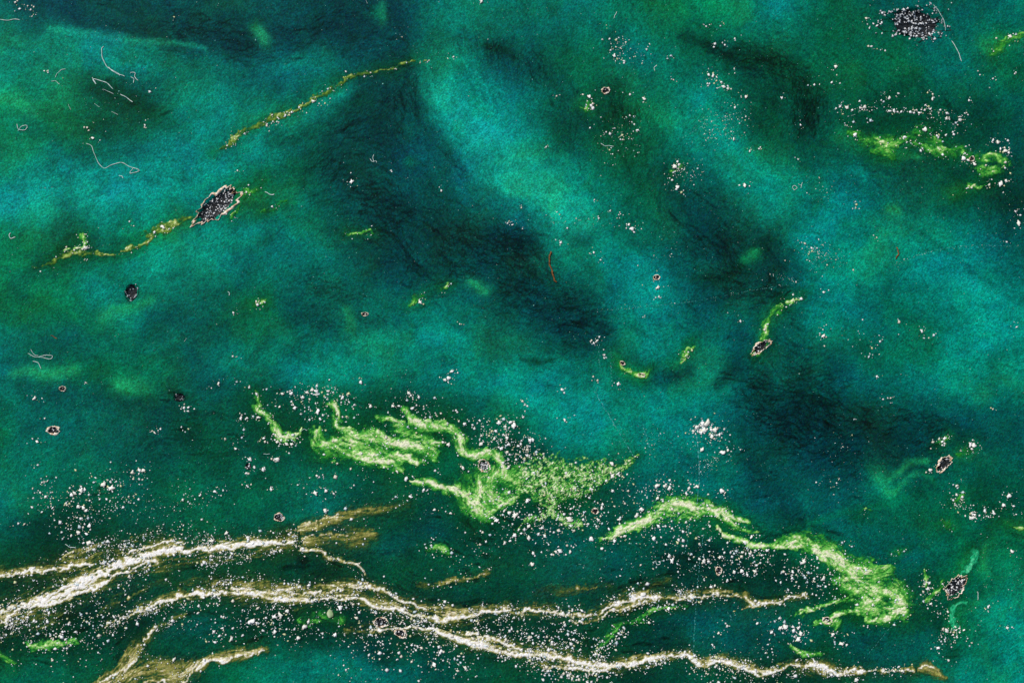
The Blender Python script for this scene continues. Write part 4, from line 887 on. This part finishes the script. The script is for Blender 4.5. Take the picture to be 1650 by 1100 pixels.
# (c) drifts: path with half width, number, size
DR = [("380,675,8 410,672,8", 10, 1), ("470,640,22 560,640,26", 60, 1.1), ("650,650,16 720,680,22", 60, 1), ("770,690,26 830,710,30", 150, 1.1), ("820,735,22 860,730,22", 120, 1.1), ("830,840,26 960,830,30", 190, 1.2),
      ("1000,790,20 1090,790,20", 90, 1.1), ("1050,840,30 1100,890,40 1180,910,36", 210, 1.1), ("1190,880,20 1230,910,30", 110, 1.1), ("1270,920,26 1340,940,24", 140, 1.2), ("1120,690,12 1160,700,14", 60, 1.3),
      ("60,810,20 150,790,18 230,760,16", 120, 1.1), ("90,850,16 150,830,14 220,800,10", 110, 1.1), ("200,820,30 340,800,30", 110, .7), ("0,1000,20 100,1020,26 200,1000,20", 220, 1.3), ("240,990,20 400,1000,26 480,1010,20", 200, 1.2),
      ("60,1040,40 180,1040,30", 90, 1), ("560,1040,30 680,1050,30 760,1070,30", 210, 1.3), ("780,1015,22 950,1030,26", 260, 1.2), ("850,1070,22 980,1090,20", 230, 1.4), ("1120,1075,16 1260,1092,14", 130, 1.1),
      ("700,900,30 780,880,26", 60, 1), ("500,860,20 560,850,20", 30, .8), ("600,985,14 700,1000,16", 110, 1.1), ("960,1060,12 1010,1010,12", 90, 1.2), ("130,890,16 260,860,16 340,860,16", 120, 1), ("1270,1010,16 1290,1030,12", 30, 1.3),
      ("1220,1040,12 1250,1050,12", 24, 1), ("1340,176,6 1400,176,5 1430,150,5", 30, .8), ("1430,180,3 1500,178,4 1560,190,8", 46, 1), ("1500,200,16 1560,200,12", 26, .9), ("1430,225,14 1560,250,14", 40, .8), ("990,60,20 1010,100,16", 60, .8),
      ("1000,200,26 990,250,20", 60, .8), ("1140,200,22 1190,180,10", 110, .5), ("1130,225,14 1200,200,10", 60, .6), ("1300,400,20 1340,420,20", 130, .55), ("1240,440,4 1290,455,5", 30, .45), ("960,500,3.5 1100,487,4 1280,455,4", 60, .3),
      ("1440,425,3 1500,405,3 1570,397,3 1640,396,4", 50, .3), ("1600,270,20 1640,340,14", 20, .8), ("1100,270,18 1110,290,20", 60, .7), ("1340,300,20 1320,320,20", 26, .5), ("1340,520,30 1440,560,30", 26, .5), ("1530,810,10 1600,830,30", 60, .9),
      ("1490,940,10 1530,1010,14 1520,1040,12", 70, 1), ("1570,1000,40 1620,900,50", 30, .6), ("1290,700,40 1400,760,60", 30, .5), ("1330,770,10 1355,785,6", 16, .9), ("500,720,60 640,820,60", 70, .8), ("960,880,60 1080,930,30", 80, .8),
      ("500,1080,60 600,1080,60", 60, .7), ("990,690,30 1100,730,30", 60, .55), ("1120,760,10 1160,740,20", 60, .6), ("130,100,60 200,180,40", 40, .45), ("880,350,14 1010,360,14", 40, .6), ("1060,380,20 1080,430,20", 26, .6)]
for p, n_, sz in DR:
    q = smooth(parse(p), 6)
    for _ in range(int(n_ * 1.15)):
        a = q[rr.randrange(len(q))]; b = q[min(len(q) - 1, rr.randrange(len(q)))]
        t = rr.random(); i = rr.randrange(len(q) - 1) if len(q) > 1 else 0
        x = q[i][0] + (q[i + 1][0] - q[i][0]) * t; y = q[i][1] + (q[i + 1][1] - q[i][1]) * t; ww = q[i][2]
        drop(x + rr.gauss(0, ww * .8), y + rr.gauss(0, ww * .6), min(3.2, (.45 + rr.expovariate(1.7)) * sz))
fine = np.array(pts)
h = RNG.rand(len(fine), 1)
cols = np.where(h < .55, (252, 253, 252), np.where(h < .75, (240, 234, 216), np.where(h < .9, (214, 232, 238), (222, 226, 176)))) * (0.88 + .12 * RNG.rand(len(fine), 1))
link('fine_white_grains', scatter_mesh('fine_white_grains', fine, M_GRAINV, cols), None, 'countless fine white mineral grains peppering the stone and its veins', 'mineral grains', kind='stuff')
# (d) pale dust all over
nd = 5200
dx = RNG.rand(nd) * 1680 - 15; dy = RNG.rand(nd) * 1130 - 15
dens = .35 + .65 * vnoise(dx, dy, 70, 3) + sstep(700, 900, dy) * .5
kp = RNG.rand(nd) < dens
dx, dy = dx[kp], dy[kp]
dust = np.stack([dx, dy, np.array([surf(a, b) + .1 for a, b in zip(dx, dy)]), .35 + RNG.exponential(.16, len(dx))], -1)
h = RNG.rand(len(dust), 1)
cols = np.where(h < .5, (120, 200, 190), np.where(h < .8, (160, 214, 200), (205, 220, 214))) * (.7 + .3 * RNG.rand(len(dust), 1))
link('stone_dust', scatter_mesh('stone_dust', dust, M_GRAINV, cols), None, 'pale pinprick dust specks scattered over the whole stone', 'dust', kind='stuff')

# ------------------------------------------------------------------ lint fibres
def tube(name, path, r, mat, wob=.0, seed=1, sides=5):
    q = smooth([(x, y, 0) for x, y in path], 5)
    rq = random.Random(seed); ph = rq.uniform(0, 6)
    V = []; F = []
    n = len(q)
    for i, (x, y, _) in enumerate(q):
        a = q[max(0, i - 1)]; b = q[min(n - 1, i + 1)]
        tx, ty = b[0] - a[0], b[1] - a[1]; L = math.hypot(tx, ty) + 1e-6; nx_, ny_ = -ty / L, tx / L
        x += nx_ * wob * math.sin(i * .9 + ph); y += ny_ * wob * math.sin(i * .9 + ph)
        zc = surf(x, y) + r + .25 + .5 * (1 + math.sin(i * .45 + ph)) * .5
        if taken[int(min(max((y - Y0) / S, 0), NY - 1)), int(min(max((x - X0) / S, 0), NX - 1))]: zc += 1.2
        rad = r * (.55 if i in (0, n - 1) else 1) * rq.uniform(.8, 1.2)
        for k in range(sides):
            t = 2 * math.pi * k / sides
            V.append(P(x + nx_ * rad * math.cos(t), y + ny_ * rad * math.cos(t), zc + rad * math.sin(t)))
    for i in range(n - 1):
        for k in range(sides):
            a = i * sides + k; b = i * sides + (k + 1) % sides
            F += [(a, b, b + sides), (a, b + sides, a + sides)]
    V = np.array(V); org = V.mean(0); org[2] = 0
    return make_mesh(name, V - org, F, mat), tuple(float(v) for v in org)
FIB = [("167,75 164,80 165,92 170,104 178,112 190,118 193,122", .7, 'pale lint fibre curving down from a small hook, topmost at upper left'),
 ("149,125 155,136 150,128 165,131 175,136 182,144", .8, 'thick pale lint fibre bent like a hockey stick over the dark smudge'),
 ("175,108 183,116 192,120 201,123", .6, 'straight pale lint fibre crossing the end of the topmost curved one'),
 ("194,152 205,158 214,165", .8, 'short straight lint fibre on the dark smudge at upper left'),
 ("139,231 148,236 152,248 160,264 168,271 180,266 195,262 208,268 225,275 210,279 215,270", .6, 'longest lint fibre, zigzag with a folded end, at left'),
 ("27,200 30,208 38,210 44,206 42,202 35,204 29,211", .6, 'lint fibre tied in a small loop near the left edge'),
 ("0,32 15,33 25,31 32,33", .7, 'wavy lint fibre touching the left edge near the top corner'),
 ("210,117 218,118 217,124 223,130", .7, 'zigzag lint fibre right of the hooked one'),
 ("211,124 216,128 215,134", .7, 'short bent lint fibre beneath the zigzag one'),
 ("110,168 114,177", .6, 'tiny straight lint fibre left of the dark smudge'),
 ("152,167 160,173", .5, 'tiny lint fibre under the dark smudge'),
 ("180,180 190,185", .6, 'tiny lint fibre at the green fleck under the smudge'),
 ("165,144 174,147 183,152", .4, 'hair thin lint fibre in the middle of the dark smudge'),
 ("89,125 93,118 99,113 106,111", .5, 'arched hair thin lint fibre, left of the smudge'),
 ("83,131 90,131 96,136", .5, 'small arched lint fibre just under the hair thin arch'),
 ("192,283 196,284 199,287", .8, 'stubby lint fibre under the folded end of the longest one'),
 ("427,309 433,312 437,314 442,313", 1.0, 'stout white fibre right of the long dark pit'),
 ("45,569 55,574 70,576 82,578 84,573 75,572 60,575", .6, 'looped lint fibre lying at far left, middle height'),
 ("50,562 54,570 62,573", .5, 'curled end of lint over the looped fibre at far left'),
 ("53,582 60,583 64,588 66,594", .7, 'bent lint fibre below the looped one at far left'),
 ("17,375 15,380 18,384 25,382", .8, 'hook shaped lint fibre near the left edge'),
 ("989,30 991,25 994,19", .6, 'straight lint fibre among the grains at top middle'),
 ("1055,115 1054,110 1058,105", .7, 'short bent lint fibre under the top middle grains'),
 ("596,256 601,261 605,259 607,262", .6, 'tiny branched lint fibre on the dark centre mass, its flat stroke'),
 ("602,249 601,255 602,261", .6, 'tiny upright lint fibre on the dark centre mass'),
 ("968,231 974,235 981,235 989,236", .6, 'arched lint fibre over the small cream crumb, upper middle'),
 ("1277,303 1280,306 1284,303 1281,299 1277,301 1277,304", .5, 'lint ring at upper right, a closed curl'),
 ("1286,297 1291,298 1293,294 1290,303", .5, 'hooked lint fibre beside the closed curl'),
 ("1504,8 1512,18 1518,28 1522,38 1523,50", .5, 'thin curved fibre on the right rim of the big corner pit'),
 ("1533,66 1541,78 1546,90 1549,99", .7, 'curved fibre trailing from the big corner pit'),
 ("105,876 112,880 123,882", .7, 'curved lint fibre above the upper white vein at left'),
 ("1052,905 1056,904 1059,909 1063,908 1064,903", .7, 'S shaped lint fibre between the bow vein and second white vein'),
 ("485,694 490,691 495,693", .5, 'tiny arched fibre between hooked lime streak and the big vein'),
 ("367,470 370,472 369,476", .7, 'tiny hooked fibre on teal left of centre'),
 ("297,550 301,545", .5, 'tiny slanting fibre in the left half'), ("1575,952 1576,960 1575,966", .6, 'short upright fibre right of the slanted pit'),
 ("590,0 592,6", .4, 'hair stub at the top edge'), ("424,731 432,731 435,731", .5, 'short flat fibre below the hooked lime streak'),
 ("1371,187 1378,185", .5, 'short pale dash of lint within the dotted line')]
for i, (p, r, lab) in enumerate(FIB):
    me, org = tube('lint_fibre', [tuple(map(float, a.split(','))) for a in p.split()], r * .72, M_FIBRE, .3, i)
    link('lint_fibre', me, None, lab, 'fibre', 'lint fibres lying on the stone', loc=org)
for p, r, lab in [("888,405 886,412 885,422 888,432 891,442 893,450 897,455", 1.5, 'brown crumbly fibre lying on the dark centre mass'),
                  ("1444,398 1447,404 1447,410 1443,417", 1.1, 'bright orange curved fibre on the right hand side'),
                  ("82,540 88,543 92,546", .8, 'short orange fibre at far left above the looped lint')]:
    me, org = tube('orange_fibre', [tuple(map(float, a.split(','))) for a in p.split()], r * .85, M_ORANGE, .5, 9)
    link('orange_fibre', me, None, lab, 'fibre', 'orange fibres lying on the stone', loc=org)

# ------------------------------------------------------------------ scratches, cut in the stone: parts of it
SCR = [("958,630 990,684 1022,738", .7, .75, 'fine straight scratch slanting down to the tip of the grainy fan'), ("1035,683 1042,704 1050,732", .7, .6, 'short scratch right of the slanting one'),
       ("1121,692 1126,745 1127,770 1123,812", .9, .8, 'brightest upright scratch'), ("1112,838 1108,868 1103,892", .6, .5, 'upright scratch crossing below the bow vein'),
       ("1134,860 1126,920 1121,985 1117,1052", .6, .6, 'longest upright scratch at lower right'), ("960,502 1040,494 1120,485 1200,470 1290,455", .35, .25, 'faint scratch climbing to the right'),
       ("1440,428 1500,405 1560,396 1640,397", .4, .3, 'faint bluish scratch at the right edge'), ("1100,222 1150,195 1205,178", .5, .4, 'faint dotted scratch at upper right'),
       ("1172,984 1180,1000", .6, .8, None), ("1400,1052 1425,1022 1452,990", .5, .5, None), ("1008,908 1040,924", .6, .5, None), ("964,540 966,600 960,640", .5, .3, None), ("984,560 986,620", .5, .3, None)]
for i, (p, r, cov, lab) in enumerate(SCR):
    q = smooth([tuple(map(float, a.split(','))) + (0,) for a in p.split()], 12)
    V = []; F = []
    rs = random.Random(i + 40)
    L = [0]
    for a, b in zip(q[:-1], q[1:]): L.append(L[-1] + math.hypot(b[0] - a[0], b[1] - a[1]))
    s = 0
    while s < L[-1]:
        ln = rs.uniform(2, 9) * cov + .8; e_ = min(L[-1], s + ln)
        g = []
        for ss in (s, e_):
            k = max(0, min(len(L) - 2, int(np.searchsorted(L, ss)) - 1)); t = (ss - L[k]) / max(1e-6, L[k + 1] - L[k])
            g.append(q[k] + (q[k + 1] - q[k]) * t)
        dx_, dy_ = g[1][0] - g[0][0], g[1][1] - g[0][1]; LL = math.hypot(dx_, dy_) + 1e-6; nx_, ny_ = -dy_ / LL * r * rs.uniform(.5, 1.1), dx_ / LL * r * rs.uniform(.5, 1.1)
        j = rs.gauss(0, .5)
        b0 = len(V); mid = (g[0] + g[1]) / 2
        zz = max(surf(mid[0], mid[1]), surf(g[0][0], g[0][1]), surf(g[1][0], g[1][1]))
        if taken[int((mid[1] - Y0) / S), int((mid[0] - X0) / S)]: zz += 1.6
        V += [P(g[0][0] + j, g[0][1], zz), P(mid[0] + nx_ + j, mid[1] + ny_, zz + .05), P(g[1][0] + j, g[1][1], zz), P(mid[0] - nx_ + j, mid[1] - ny_, zz + .05), P(mid[0] + j, mid[1], zz + .45)]
        F += [(b0, b0 + 4, b0 + 1), (b0 + 1, b0 + 4, b0 + 2), (b0 + 2, b0 + 4, b0 + 3), (b0 + 3, b0 + 4, b0)]
        s = e_ + rs.expovariate(1.0) * 3.5 * (1 - cov)
    link('scratch', make_mesh('scratch', V, F, M_SCR, None, False), stone, lab)
